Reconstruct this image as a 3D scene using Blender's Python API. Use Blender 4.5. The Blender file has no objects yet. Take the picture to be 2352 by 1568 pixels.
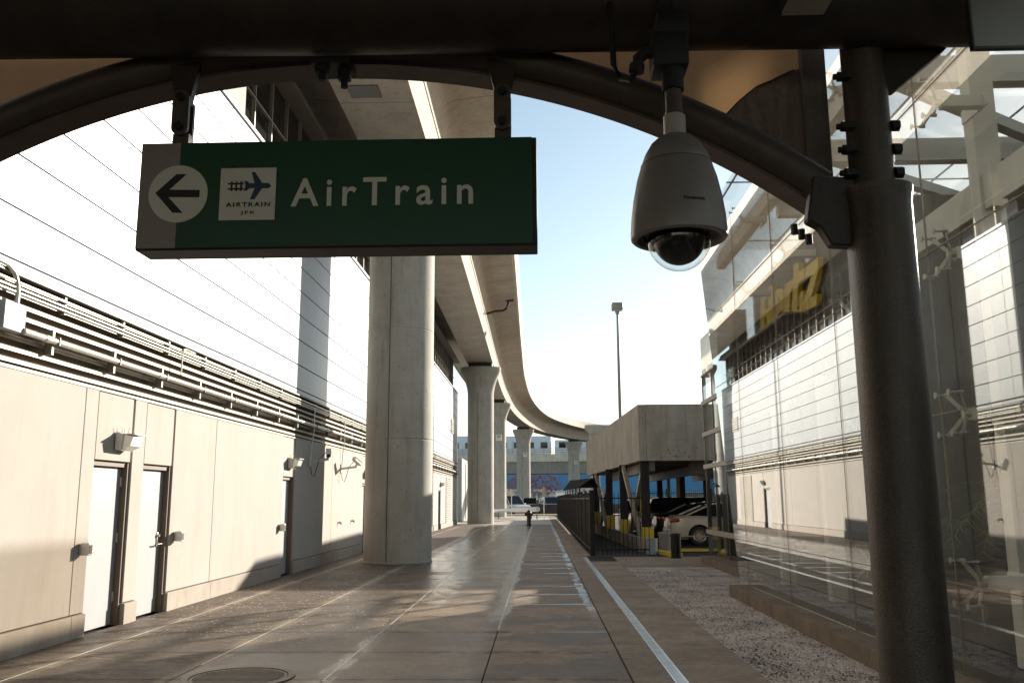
import bpy, bmesh, math, random
from mathutils import Vector, Matrix
random.seed(7)
sc = bpy.context.scene
R = math.radians
# ------------------------------------------------------------------ camera
H = 1.58
F = 2029.0 / 2352.0
s = Vector((64.0, -362.0, -2029.0)).normalized()
u = Vector((-63.0, 11373.0, -2029.0)); u = (u - s * u.dot(s)).normalized()
r = s.cross(u)
cam = bpy.data.cameras.new('camera'); co = bpy.data.objects.new('camera', cam)
sc.collection.objects.link(co)
co.matrix_world = Matrix(((r.x, r.y, r.z, 0), (s.x, s.y, s.z, 0), (u.x, u.y, u.z, H), (0, 0, 0, 1)))
cam.sensor_width = 36; cam.lens = 36 * F
cam.clip_start = 0.05; cam.clip_end = 5000
sc.camera = co
# ------------------------------------------------------------------ sky and sun
AZ, EL = 38.0, 16.3
w = bpy.data.worlds.new('World'); sc.world = w; w.use_nodes = True
nt = w.node_tree; nt.nodes.clear()
sky = nt.nodes.new('ShaderNodeTexSky'); sky.sky_type = 'NISHITA'; sky.sun_disc = False
sky.sun_elevation = R(EL); sky.sun_rotation = R(AZ); sky.dust_density = 0.4; sky.air_density = 1.0; sky.ozone_density = 1.0
hs = nt.nodes.new('ShaderNodeHueSaturation'); hs.inputs['Saturation'].default_value = 0.78; hs.inputs['Hue'].default_value = 0.482
bg = nt.nodes.new('ShaderNodeBackground'); bg.inputs['Strength'].default_value = 0.088
ow = nt.nodes.new('ShaderNodeOutputWorld')
nt.links.new(sky.outputs[0], hs.inputs['Color']); nt.links.new(hs.outputs[0], bg.inputs['Color']); nt.links.new(bg.outputs[0], ow.inputs['Surface'])
sl = bpy.data.lights.new('sun', 'SUN'); sl.energy = 5.0; sl.angle = R(0.6); sl.color = (1.0, 0.92, 0.80)
so = bpy.data.objects.new('sun', sl); sc.collection.objects.link(so)
sd = Vector((math.sin(R(AZ)) * math.cos(R(EL)), math.cos(R(AZ)) * math.cos(R(EL)), math.sin(R(EL))))
so.rotation_euler = sd.to_track_quat('Z', 'Y').to_euler(); so.location = (30, 40, 30)
sc.view_settings.view_transform = 'Standard'; sc.view_settings.look = 'None'
sc.view_settings.exposure = 1.08; sc.view_settings.gamma = 1.0
sc.cycles.max_bounces = 10; sc.cycles.transparent_max_bounces = 24
# ------------------------------------------------------------------ materials
MC = {}
def base_mat(name):
    m = bpy.data.materials.new(name); m.use_nodes = True
    n = m.node_tree; b = n.nodes['Principled BSDF']
    return m, n, b
def pm(name, col, rough=0.7, metal=0.0, var=0.15, scale=3.0, bump=0.0, bscale=60.0, stretch=(1, 1, 1), stain=None, stain_amt=0.5, coat=0.0, spec=0.5):
    if name in MC: return MC[name]
    m, n, b = base_mat(name); L = n.links
    tc = n.nodes.new('ShaderNodeTexCoord'); mp = n.nodes.new('ShaderNodeMapping')
    mp.inputs['Scale'].default_value = stretch
    L.new(tc.outputs['Object'], mp.inputs[0])
    nz = n.nodes.new('ShaderNodeTexNoise'); nz.inputs['Scale'].default_value = scale; nz.inputs['Detail'].default_value = 8; nz.inputs['Roughness'].default_value = 0.62
    L.new(mp.outputs[0], nz.inputs['Vector'])
    cr = n.nodes.new('ShaderNodeValToRGB')
    cr.color_ramp.elements[0].position = 0.3; cr.color_ramp.elements[1].position = 0.7
    cr.color_ramp.elements[0].color = (*[c * (1 - var) for c in col], 1)
    cr.color_ramp.elements[1].color = (*[min(1, c * (1 + var)) for c in col], 1)
    L.new(nz.outputs['Fac'], cr.inputs[0]); out = cr.outputs[0]
    # fine speckle
    nf = n.nodes.new('ShaderNodeTexNoise'); nf.inputs['Scale'].default_value = bscale; nf.inputs['Detail'].default_value = 4
    L.new(tc.outputs['Object'], nf.inputs['Vector'])
    mx = n.nodes.new('ShaderNodeMix'); mx.data_type = 'RGBA'; mx.blend_type = 'OVERLAY'; mx.inputs[0].default_value = min(1, var * 1.2)
    L.new(out, mx.inputs[6]); L.new(nf.outputs['Fac'], mx.inputs[7]); out = mx.outputs[2]
    if stain:
        mp2 = n.nodes.new('ShaderNodeMapping'); mp2.inputs['Scale'].default_value = (3.0, 3.0, 0.35)
        L.new(tc.outputs['Object'], mp2.inputs[0])
        n2 = n.nodes.new('ShaderNodeTexNoise'); n2.inputs['Scale'].default_value = 1.6; n2.inputs['Detail'].default_value = 7; n2.inputs['Roughness'].default_value = .7
        L.new(mp2.outputs[0], n2.inputs['Vector'])
        c2 = n.nodes.new('ShaderNodeValToRGB'); c2.color_ramp.elements[0].position = 0.5; c2.color_ramp.elements[1].position = 0.75
        c2.color_ramp.elements[0].color = (0, 0, 0, 1); c2.color_ramp.elements[1].color = (stain_amt,) * 3 + (1,)
        L.new(n2.outputs['Fac'], c2.inputs[0])
        m3 = n.nodes.new('ShaderNodeMix'); m3.data_type = 'RGBA'; L.new(c2.outputs[0], m3.inputs[0]); L.new(out, m3.inputs[6]); m3.inputs[7].default_value = (*stain, 1)
        out = m3.outputs[2]
    L.new(out, b.inputs['Base Color'])
    b.inputs['Roughness'].default_value = rough; b.inputs['Metallic'].default_value = metal
    b.inputs['Coat Weight'].default_value = coat; b.inputs['Specular IOR Level'].default_value = spec
    if bump > 0:
        bp = n.nodes.new('ShaderNodeBump'); bp.inputs['Strength'].default_value = bump; bp.inputs['Distance'].default_value = 0.01
        L.new(nf.outputs['Fac'], bp.inputs['Height']); L.new(bp.outputs[0], b.inputs['Normal'])
    MC[name] = m; return m
def glassmat(name, tint=(0.93, 0.96, 0.94), k=1.0, dirt=0.03):
    if name in MC: return MC[name]
    m, n, b = base_mat(name); n.nodes.remove(b); L = n.links; out = n.nodes['Material Output']
    ge = n.nodes.new('ShaderNodeNewGeometry')
    dt = n.nodes.new('ShaderNodeVectorMath'); dt.operation = 'DOT_PRODUCT'
    L.new(ge.outputs['Normal'], dt.inputs[0]); L.new(ge.outputs['Incoming'], dt.inputs[1])
    def mth(op, a, bv):
        q = n.nodes.new('ShaderNodeMath'); q.operation = op
        if isinstance(a, (int, float)): q.inputs[0].default_value = a
        else: L.new(a, q.inputs[0])
        if bv is not None: q.inputs[1].default_value = bv
        return q
    ab = mth('ABSOLUTE', dt.outputs['Value'], None); inv = mth('SUBTRACT', 1.0, 0); L.new(ab.outputs[0], inv.inputs[1])
    pw = mth('POWER', inv.outputs[0], 5.0); ml = mth('MULTIPLY', pw.outputs[0], 0.96 * k); ad = mth('ADD', ml.outputs[0], 0.04 * k); ad.use_clamp = True
    tr = n.nodes.new('ShaderNodeBsdfTransparent'); tr.inputs[0].default_value = (*tint, 1)
    gl = n.nodes.new('ShaderNodeBsdfGlossy'); gl.inputs['Roughness'].default_value = 0.0; gl.inputs[0].default_value = (1, 1, 1, 1)
    df = n.nodes.new('ShaderNodeBsdfDiffuse'); df.inputs[0].default_value = (0.5, 0.5, 0.46, 1)
    nz = n.nodes.new('ShaderNodeTexNoise'); nz.inputs['Scale'].default_value = 2.2; nz.inputs['Detail'].default_value = 8
    tc = n.nodes.new('ShaderNodeTexCoord'); L.new(tc.outputs['Object'], nz.inputs['Vector'])
    dm = mth('MULTIPLY', nz.outputs['Fac'], dirt * 2)
    m1 = n.nodes.new('ShaderNodeMixShader'); L.new(dm.outputs[0], m1.inputs[0]); L.new(tr.outputs[0], m1.inputs[1]); L.new(df.outputs[0], m1.inputs[2])
    m2 = n.nodes.new('ShaderNodeMixShader'); L.new(ad.outputs[0], m2.inputs[0]); L.new(m1.outputs[0], m2.inputs[1]); L.new(gl.outputs[0], m2.inputs[2])
    L.new(m2.outputs[0], out.inputs['Surface']); MC[name] = m; return m
precast = pm('precast', (0.415, 0.375, 0.33), 0.85, var=.045, scale=1.3, bump=.25, bscale=90, stain=(0.34, 0.265, 0.20), stain_amt=.35)
plinthm = pm('plinth_concrete', (0.36, 0.31, 0.255), 0.85, var=.12, scale=3, bump=.3, stain=(0.28, 0.21, 0.15), stain_amt=.5)
cladm = pm('cladding', (0.385, 0.41, 0.435), 0.36, metal=0.0, var=.035, scale=.8, bscale=200)
louvm = pm('louvre_metal', (0.33, 0.30, 0.25), 0.45, metal=0.3, var=.08, scale=4)
doorm = pm('door_paint', (0.335, 0.345, 0.345), 0.5, var=.04, scale=2, bscale=120)
framem = pm('door_frame', (0.16, 0.115, 0.08), 0.6, var=.1)
galv = pm('galvanised', (0.66, 0.63, 0.55), 0.35, metal=0.55, var=.12, scale=14)
strut = pm('strut', (0.27, 0.25, 0.22), 0.5, metal=0.5, var=.1)
whitep = pm('white_plastic', (0.62, 0.60, 0.55), 0.45, var=.05)
lens = pm('prismatic_lens', (0.85, 0.84, 0.8), 0.15, var=.03, coat=.5)
darkp = pm('dark_plastic', (0.03, 0.027, 0.025), 0.5, var=.1)
blackm = pm('black_rubber', (0.012, 0.011, 0.01), 0.6, var=.1)
colpaint = pm('column_paint', (0.085, 0.064, 0.050), 0.45, metal=0.35, var=.4, scale=9, bump=.25, bscale=140, stretch=(1, 1, .18))
steeldk = pm('dark_painted_steel', (0.042, 0.030, 0.024), 0.52, metal=0.15, var=.35, scale=7, bump=.15, bscale=120, stretch=(1, 1, .25))
archm = pm('arch_paint', (0.085, 0.062, 0.049), 0.5, metal=.1, var=.25, scale=6, bump=.1, bscale=120)
flangem = pm('flange_paint', (0.11, 0.073, 0.060), 0.6, var=.15, scale=6)
conc = pm('pier_concrete', (0.45, 0.41, 0.35), 0.85, var=.14, scale=1.2, bump=.3, bscale=45, stain=(0.22, 0.175, 0.13), stain_amt=.55)
def bugholes(m, sc_=9.0):
    n = m.node_tree; L = n.links; b = n.nodes['Principled BSDF']; src = b.inputs['Base Color'].links[0].from_socket
    tc = n.nodes.new('ShaderNodeTexCoord'); vo = n.nodes.new('ShaderNodeTexVoronoi'); vo.inputs['Scale'].default_value = sc_; L.new(tc.outputs['Object'], vo.inputs['Vector'])
    mr = n.nodes.new('ShaderNodeMapRange'); mr.inputs[1].default_value = .16; mr.inputs[2].default_value = .11; L.new(vo.outputs['Distance'], mr.inputs[0])
    sp = n.nodes.new('ShaderNodeSeparateColor'); L.new(vo.outputs['Color'], sp.inputs[0])
    gt = n.nodes.new('ShaderNodeMath'); gt.operation = 'GREATER_THAN'; gt.inputs[1].default_value = .80; L.new(sp.outputs[0], gt.inputs[0])
    mu = n.nodes.new('ShaderNodeMath'); mu.operation = 'MULTIPLY'; L.new(gt.outputs[0], mu.inputs[0]); L.new(mr.outputs[0], mu.inputs[1])
    mx = n.nodes.new('ShaderNodeMix'); mx.data_type = 'RGBA'; L.new(mu.outputs[0], mx.inputs[0]); L.new(src, mx.inputs[6]); mx.inputs[7].default_value = (.12, .10, .08, 1); L.new(mx.outputs[2], b.inputs['Base Color'])
bugholes(conc)
concd = pm('deck_concrete', (0.36, 0.325, 0.28), 0.88, var=.2, scale=2.0, bump=.3, bscale=40, stain=(0.13, 0.1, 0.085), stain_amt=.5)
beige = pm('beige_steel', (0.66, 0.61, 0.53), 0.5, var=.05, scale=2)
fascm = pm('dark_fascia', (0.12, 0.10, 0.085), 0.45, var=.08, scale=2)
fasc2 = pm('bronze_fascia', (0.20, 0.175, 0.145), 0.5, var=.08, scale=2)
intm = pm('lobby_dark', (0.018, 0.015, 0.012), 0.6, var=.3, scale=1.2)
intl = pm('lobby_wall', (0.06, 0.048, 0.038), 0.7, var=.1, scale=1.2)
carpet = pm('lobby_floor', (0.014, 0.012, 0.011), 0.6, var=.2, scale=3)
yellow = pm('sign_yellow', (0.95, 0.62, 0.02), 0.4, var=.04)
yelpaint = pm('yellow_paint', (0.62, 0.44, 0.05), 0.6, var=.18, scale=6)
fencem = pm('fence_paint', (0.012, 0.009, 0.008), 0.5, var=.2, spec=.3)
roofdk = pm('shelter_roof', (0.014, 0.011, 0.010), 0.95, var=.2, spec=.1)
asphalt = pm('asphalt', (0.055, 0.048, 0.042), 0.95, spec=.15, var=.25, scale=1, bump=.4, bscale=120)
signgreen = pm('sign_green', (0.012, 0.072, 0.034), 0.38, var=.06, scale=3)
signgrey = pm('sign_grey', (0.33, 0.275, 0.24), 0.5, var=.05)
signwhite = pm('sign_white', (0.80, 0.74, 0.64), 0.55, var=.03)
signblack = pm('sign_black', (0.015, 0.012, 0.012), 0.5, var=.03)
signblue = pm('sign_blue', (0.02, 0.05, 0.12), 0.5, var=.03)
signframe = pm('sign_frame', (0.013, 0.009, 0.008), 0.5, var=.15)
camgrey = pm('camera_housing', (0.27, 0.232, 0.21), 0.42, var=.05, scale=8, metal=.2)
grate = pm('grate_metal', (0.85, 0.87, 0.88), 0.22, metal=.55, var=.15, scale=5)
silver = pm('silver', (0.6, 0.57, 0.5), 0.25, metal=.9, var=.05)
tint = glassmat('pane_glass', (0.965, 0.98, 0.97), 1.95, .0012)
domeglass = glassmat('dome_glass', (0.9, 0.9, 0.88), 1.3, .0)
carglass = pm('car_glass', (0.01, 0.011, 0.013), 0.05, var=.02)
winglass = pm('window_glass', (0.014, 0.012, 0.011), 0.08, var=.05)
# spandrel : fabric that lets light through
def fabric():
    m, n, b = base_mat('canopy_fabric'); L = n.links; out = n.nodes['Material Output']
    tc = n.nodes.new('ShaderNodeTexCoord'); mp = n.nodes.new('ShaderNodeMapping'); mp.inputs['Scale'].default_value = (9, 1, 4)
    L.new(tc.outputs['Object'], mp.inputs[0]); nz = n.nodes.new('ShaderNodeTexNoise'); nz.inputs['Scale'].default_value = 2; nz.inputs['Detail'].default_value = 6
    L.new(mp.outputs[0], nz.inputs['Vector']); cr = n.nodes.new('ShaderNodeValToRGB')
    cr.color_ramp.elements[0].color = (0.46, 0.37, 0.27, 1); cr.color_ramp.elements[1].color = (0.54, 0.44, 0.33, 1)
    cr.color_ramp.elements[0].position = .35; cr.color_ramp.elements[1].position = .6
    L.new(nz.outputs['Fac'], cr.inputs[0]); L.new(cr.outputs[0], b.inputs['Base Color']); b.inputs['Roughness'].default_value = .8
    tl = n.nodes.new('ShaderNodeBsdfTranslucent'); tl.inputs[0].default_value = (0.56, 0.425, 0.295, 1)
    mx = n.nodes.new('ShaderNodeMixShader'); mx.inputs[0].default_value = 0.62
    L.new(b.outputs[0], mx.inputs[1]); L.new(tl.outputs[0], mx.inputs[2]); L.new(mx.outputs[0], out.inputs['Surface'])
    return m
fabm = fabric()
# paving: per-slab tone, damp patches, wet streaks along the joints
def paving(name, base, dark, wet=True):
    m, n, b = base_mat(name); L = n.links
    tc = n.nodes.new('ShaderNodeTexCoord'); ge = n.nodes.new('ShaderNodeNewGeometry')
    def noise(scale, det=6, st=(1, 1, 1), rough=.6):
        mp = n.nodes.new('ShaderNodeMapping'); mp.inputs['Scale'].default_value = st; L.new(tc.outputs['Object'], mp.inputs[0])
        q = n.nodes.new('ShaderNodeTexNoise'); q.inputs['Scale'].default_value = scale; q.inputs['Detail'].default_value = det; q.inputs['Roughness'].default_value = rough
        L.new(mp.outputs[0], q.inputs['Vector']); return q.outputs['Fac']
    def ramp(f, a, c, v0=0., v1=1.):
        q = n.nodes.new('ShaderNodeMapRange'); q.inputs[1].default_value = a; q.inputs[2].default_value = c; q.inputs[3].default_value = v0; q.inputs[4].default_value = v1
        q.interpolation_type = 'SMOOTHSTEP'; L.new(f, q.inputs[0]); return q.outputs[0]
    def op(o, a, c):
        q = n.nodes.new('ShaderNodeMath'); q.operation = o
        for i, v in enumerate((a, c)):
            if isinstance(v, (int, float)): q.inputs[i].default_value = v
            else: L.new(v, q.inputs[i])
        return q.outputs[0]
    def mixc(f, a, c):
        q = n.nodes.new('ShaderNodeMix'); q.data_type = 'RGBA'; L.new(f, q.inputs[0])
        for i, v in ((6, a), (7, c)):
            if isinstance(v, tuple): q.inputs[i].default_value = (*v, 1)
            else: L.new(v, q.inputs[i])
        return q.outputs[2]
    rnd = ge.outputs['Random Per Island']
    col = mixc(ramp(noise(2.5, 8), .3, .7), tuple(c * .8 for c in base), tuple(c * 1.15 for c in base))
    col = mixc(op('MULTIPLY', rnd, .25), col, tuple(c * .6 for c in base))
    sep = n.nodes.new('ShaderNodeSeparateXYZ'); L.new(tc.outputs['Object'], sep.inputs[0]); X, Y = sep.outputs[0], sep.outputs[1]
    damp = ramp(noise(.55, 5, (1.0, 1.6, 1)), .46, .56)
    if wet:
        # old stain / soiling towards the wall side
        soil = op('MULTIPLY', ramp(X, -1.6, -3.6), ramp(noise(7, 9, (1, 3, 1), .7), .35, .62))
        col = mixc(op('MULTIPLY', soil, .95), col, dark)
        d2 = damp
        gv = n.nodes.new('ShaderNodeTexVoronoi'); gv.inputs['Scale'].default_value = 2.3; L.new(tc.outputs['Object'], gv.inputs['Vector'])
        gs = n.nodes.new('ShaderNodeSeparateColor'); L.new(gv.outputs['Color'], gs.inputs[0])
        gum = op('MULTIPLY', ramp(gv.outputs['Distance'], .075, .05), ramp(gs.outputs[1], .5, .6))
        col = mixc(op('MULTIPLY', gum, .6), col, dark)
        grime = op('MULTIPLY', ramp(X, -1.7, -2.9), ramp(noise(4.5, 10, (.8, 2.2, 1), .8), .40, .56))
        jd = None
        for jx in (-4.86, -3.34, -1.95):
            q_ = ramp(op('ABSOLUTE', op('SUBTRACT', X, jx), 0), .16, .06); jd = q_ if jd is None else op('MAXIMUM', jd, q_)
        col = mixc(op('MULTIPLY', op('MULTIPLY', grime, op('SUBTRACT', 1., op('MULTIPLY', jd, .8))), .88), col, dark)
        col = mixc(op('MULTIPLY', op('MULTIPLY', jd, ramp(X, -1.7, -2.0)), .35), col, (0.40, 0.31, 0.21))
        edge = n.nodes.new('ShaderNodeMath'); edge.operation = 'PINGPONG'; edge.inputs[1].default_value = .7175; L.new(op('ADD', Y, 3.2), edge.inputs[0])
        ed = op('MULTIPLY', ramp(edge.outputs[0], .20, .0), ramp(noise(1.8, 7, (1.4, .6, 1)), .40, .62))
        col = mixc(op('MULTIPLY', ed, .8), col, dark)
        col = mixc(op('MULTIPLY', d2, .55), col, dark)
        # streaks next to the long joints
        wob = op('MULTIPLY', op('SUBTRACT', noise(1.3, 4), .5), .30)
        def band(cx, hw_, y0, y1, a, soft=.55):
            dd = op('ABSOLUTE', op('SUBTRACT', op('ADD', X, wob), cx), 0)
            return op('MULTIPLY', op('MULTIPLY', ramp(dd, hw_, hw_ * soft), a), op('MULTIPLY', ramp(Y, y0 - .6, y0 + .4), ramp(Y, y1 + 3, y1 - 1)))
        patchy = ramp(noise(1.5, 8, (2.2, .8, 1), .7), .38, .60)
        st = band(-.58, .15, 12.3, 60, .95)
        st = op('MAXIMUM', st, op('MULTIPLY', band(-1.78, .40, 13.2, 25, 1.), patchy))
        st = op('MAXIMUM', st, op('MULTIPLY', band(-1.95, .12, 8, 60, .8), patchy))
        st = op('MAXIMUM', st, op('MULTIPLY', band(-2.6, .55, 21, 45, .75), patchy))
        st = op('MAXIMUM', st, op('MULTIPLY', band(.72, .10, 13, 60, .8), patchy))
        fy = n.nodes.new('ShaderNodeMath'); fy.operation = 'PINGPONG'; fy.inputs[1].default_value = .7175; L.new(op('ADD', Y, 3.2), fy.inputs[0])
        tj = op('MULTIPLY', ramp(fy.outputs[0], .11, .02), op('MULTIPLY', ramp(X, -.62, -.5), ramp(Y, 9.5, 13)))
        st = op('MAXIMUM', st, op('MULTIPLY', tj, ramp(noise(.9, 5, (.6, 1, 1)), .40, .55)))
        sheen = op('MULTIPLY', op('MULTIPLY', ramp(X, -3.4, -2.6), ramp(X, -.35, -.7)), ramp(Y, 15.5, 19))
        w_ = st
        rg = n.nodes.new('ShaderNodeMapRange'); L.new(w_, rg.inputs[0]); rg.inputs[3].default_value = .50; rg.inputs[4].default_value = .17
        r2 = op('SUBTRACT', op('SUBTRACT', rg.outputs[0], op('MULTIPLY', d2, .10)), op('MULTIPLY', op('MULTIPLY', sheen, ramp(noise(3.0, 7, (.5, 3.2, 1)), .42, .58)), .34))
        r2 = op('ADD', r2, op('MULTIPLY', op('SUBTRACT', 1., st), op('MULTIPLY', ramp(X, -.75, -.45), .26)))
        r2 = op('ADD', r2, op('MULTIPLY', ramp(X, -3.2, -3.5), .2))
        r2 = op('MAXIMUM', r2, .14)
        L.new(r2, b.inputs['Roughness'])
        # dried salt film beside the streaks and scattered salt grains
        film = op('MULTIPLY', st, ramp(noise(26, 6, (1, .5, 1)), .5, .62))
        col = mixc(op('MULTIPLY', film, .38), col, (0.42, 0.42, 0.40))
        vo = n.nodes.new('ShaderNodeTexVoronoi'); vo.inputs['Scale'].default_value = 11; L.new(tc.outputs['Object'], vo.inputs['Vector'])
        g = ramp(vo.outputs['Distance'], .20, .13)
        zone = op('MULTIPLY', ramp(noise(.9, 5), .30, .50), op('MULTIPLY', ramp(X, -1.2, -2.0), op('MULTIPLY', ramp(Y, 23., 20.), ramp(Y, 9.5, 12.))))
        vc = n.nodes.new('ShaderNodeSeparateColor'); L.new(vo.outputs['Color'], vc.inputs[0])
        g = op('MULTIPLY', op('MULTIPLY', g, zone), ramp(vc.outputs[0], .15, .3))
        col = mixc(op('MULTIPLY', g, .95), col, (0.75, 0.68, 0.55))
        b.inputs['Specular IOR Level'].default_value = .6
    else:
        col = mixc(op('MULTIPLY', damp, .35), col, dark); b.inputs['Roughness'].default_value = .82
    gr_ = ramp(noise(75, 4, (1, 1, 1), .8), .36, .64, .62, 1.38)
    vm = n.nodes.new('ShaderNodeVectorMath'); vm.operation = 'SCALE'; L.new(col, vm.inputs[0]); L.new(gr_, vm.inputs['Scale']); col = vm.outputs[0]
    gr2 = ramp(noise(11, 8, (1, 1.6, 1), .75), .36, .64, .80, 1.18)
    vm = n.nodes.new('ShaderNodeVectorMath'); vm.operation = 'SCALE'; L.new(col, vm.inputs[0]); L.new(gr2, vm.inputs['Scale']); col = vm.outputs[0]
    L.new(col, b.inputs['Base Color'])
    bp = n.nodes.new('ShaderNodeBump'); bp.inputs['Strength'].default_value = .6; bp.inputs['Distance'].default_value = .004
    L.new(noise(140, 3), bp.inputs['Height']); L.new(bp.outputs[0], b.inputs['Normal'])
    return m
pavem = paving('wet_paving', (0.31, 0.222, 0.152), (0.068, 0.045, 0.029))
pavedry = paving('dry_paving', (0.31, 0.235, 0.17), (0.15, 0.105, 0.07), wet=False)
def gravelmat():
    m, n, b = base_mat('gravel'); L = n.links; tc = n.nodes.new('ShaderNodeTexCoord')
    vo = n.nodes.new('ShaderNodeTexVoronoi'); vo.inputs['Scale'].default_value = 60; L.new(tc.outputs['Object'], vo.inputs['Vector'])
    sp = n.nodes.new('ShaderNodeSeparateColor'); L.new(vo.outputs['Color'], sp.inputs[0])
    nz = n.nodes.new('ShaderNodeTexNoise'); nz.inputs['Scale'].default_value = 1.6; nz.inputs['Detail'].default_value = 7; L.new(tc.outputs['Object'], nz.inputs['Vector'])
    ad = n.nodes.new('ShaderNodeMath'); ad.operation = 'MULTIPLY_ADD'; L.new(nz.outputs['Fac'], ad.inputs[0]); ad.inputs[1].default_value = 1.6; L.new(sp.outputs[0], ad.inputs[2])
    cr = n.nodes.new('ShaderNodeValToRGB'); cr.color_ramp.elements[0].position = .75; cr.color_ramp.elements[1].position = 1.65 / 1.8
    md = n.nodes.new('ShaderNodeMath'); md.operation = 'DIVIDE'; L.new(ad.outputs[0], md.inputs[0]); md.inputs[1].default_value = 1.8
    cr.color_ramp.elements[0].position = .42; cr.color_ramp.elements[1].position = .85
    cr.color_ramp.elements[0].color = (0.08, 0.056, 0.045, 1); cr.color_ramp.elements[1].color = (0.62, 0.53, 0.47, 1)
    L.new(md.outputs[0], cr.inputs[0]); L.new(cr.outputs[0], b.inputs['Base Color']); b.inputs['Roughness'].default_value = .9
    bp = n.nodes.new('ShaderNodeBump'); bp.inputs['Strength'].default_value = .8; bp.inputs['Distance'].default_value = .01
    L.new(vo.outputs['Distance'], bp.inputs['Height']); bp.invert = True; L.new(bp.outputs[0], b.inputs['Normal'])
    return m
gravelm = gravelmat()
# ------------------------------------------------------------------ geometry helpers
def BM(): return bmesh.new()
def box(bm, x0, x1, y0, y1, z0, z1, bev=0.0):
    g = bmesh.ops.create_cube(bm, size=1.0)
    bmesh.ops.scale(bm, vec=(abs(x1 - x0), abs(y1 - y0), abs(z1 - z0)), verts=g['verts'])
    bmesh.ops.translate(bm, vec=((x0 + x1) / 2, (y0 + y1) / 2, (z0 + z1) / 2), verts=g['verts'])
    if bev > 0:
        ed = list({e for v in g['verts'] for e in v.link_edges})
        bmesh.ops.bevel(bm, geom=ed, offset=bev, segments=2, affect='EDGES', profile=.5)
    return bm
def cyl(bm, p0, p1, r0, r1=None, n=24, cap=True):
    p0, p1 = Vector(p0), Vector(p1); r1 = r0 if r1 is None else r1; d = p1 - p0
    g = bmesh.ops.create_cone(bm, cap_ends=cap, segments=n, radius1=r0, radius2=r1, depth=d.length)
    M = Matrix.Translation((p0 + p1) / 2) @ d.to_track_quat('Z', 'Y').to_matrix().to_4x4()
    bmesh.ops.transform(bm, matrix=M, verts=g['verts']); return bm
def bar(bm, p0, p1, wx, wz, up=(0, 0, 1)):
    p0, p1 = Vector(p0), Vector(p1); d = p1 - p0
    g = bmesh.ops.create_cube(bm, size=1.0)
    z = d.normalized(); upv = Vector(up)
    if abs(z.dot(upv)) > .99: upv = Vector((0, 1, 0))
    x = upv.cross(z).normalized(); y = z.cross(x)
    M = Matrix((x, y, z)).transposed().to_4x4(); M = Matrix.Translation((p0 + p1) / 2) @ M @ Matrix.Diagonal((wx, wz, d.length, 1))
    bmesh.ops.transform(bm, matrix=M, verts=g['verts']); return bm
def tube(bm, pts, rad, n=10, cap=True):
    pts = [Vector(p) for p in pts]; rings = []
    for i, p in enumerate(pts):
        d = (pts[min(i + 1, len(pts) - 1)] - pts[max(i - 1, 0)]).normalized()
        a = Vector((0, 0, 1)) if abs(d.z) < .9 else Vector((0, 1, 0))
        x = a.cross(d).normalized(); y = d.cross(x)
        rr = rad[i] if isinstance(rad, (list, tuple)) else rad
        rings.append([bm.verts.new(p + (x * math.cos(2 * math.pi * k / n) + y * math.sin(2 * math.pi * k / n)) * rr) for k in range(n)])
    for a, b_ in zip(rings, rings[1:]):
        for k in range(n): bm.faces.new((a[k], a[(k + 1) % n], b_[(k + 1) % n], b_[k]))
    if cap: bm.faces.new(rings[0][::-1]); bm.faces.new(rings[-1])
    return bm
def lathe(bm, prof, c, n=48):
    c = Vector(c); rings = []
    for rr, z in prof:
        if rr < 1e-5: rings.append([bm.verts.new(c + Vector((0, 0, z)))])
        else: rings.append([bm.verts.new(c + Vector((rr * math.cos(2 * math.pi * k / n), rr * math.sin(2 * math.pi * k / n), z))) for k in range(n)])
    for a, b_ in zip(rings, rings[1:]):
        for k in range(n):
            k2 = (k + 1) % n
            if len(a) == 1 and len(b_) > 1: bm.faces.new((a[0], b_[k], b_[k2]))
            elif len(b_) == 1 and len(a) > 1: bm.faces.new((a[k], b_[0], a[k2]))
            elif len(a) > 1: bm.faces.new((a[k], b_[k], b_[k2], a[k2]))
    return bm
def extr(bm, pts, d, conv=None):          # polygon (3d points) extruded by vector d
    vs = [bm.verts.new(Vector(p)) for p in pts]; f = bm.faces.new(vs)
    g = bmesh.ops.extrude_face_region(bm, geom=[f])
    bmesh.ops.translate(bm, vec=Vector(d), verts=[v for v in g['geom'] if isinstance(v, bmesh.types.BMVert)])
    return bm
def sm(bm, ang=35):
    bm.normal_update()
    for f in bm.faces: f.smooth = True
    for e in bm.edges:
        if len(e.link_faces) == 2 and e.calc_face_angle(0) > R(ang): e.smooth = False
    return bm
def link(o): sc.collection.objects.link(o); return o
def tagp(o, label=None, cat=None, group=None, kind=None):
    if label: o['label'] = label
    if cat: o['category'] = cat
    if group: o['group'] = group
    if kind: o['kind'] = kind
    return o
def obj(name, bm, m, parent=None, smooth=False, label=None):
    org = parent['_o'] if parent and '_o' in parent else None
    bmesh.ops.recalc_face_normals(bm, faces=bm.faces)
    if smooth: sm(bm)
    off = Vector(ORG.get(parent.name, (0, 0, 0))) if parent else Vector((0, 0, 0))
    if off.length: bmesh.ops.translate(bm, vec=-off, verts=bm.verts)
    me = bpy.data.meshes.new(name); bm.to_mesh(me); bm.free()
    for mm in (m if isinstance(m, (list, tuple)) else [m]): me.materials.append(mm)
    o = link(bpy.data.objects.new(name, me)); o.parent = parent
    if parent: ORG[o.name] = tuple(off)
    if label: o['label'] = label
    return o
ORG = {}
def thing(name, loc, label, cat, group=None, kind=None):
    e = link(bpy.data.objects.new(name, None)); e.location = loc; e.empty_display_size = .2
    ORG[e.name] = tuple(loc); return tagp(e, label, cat, group, kind)
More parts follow.
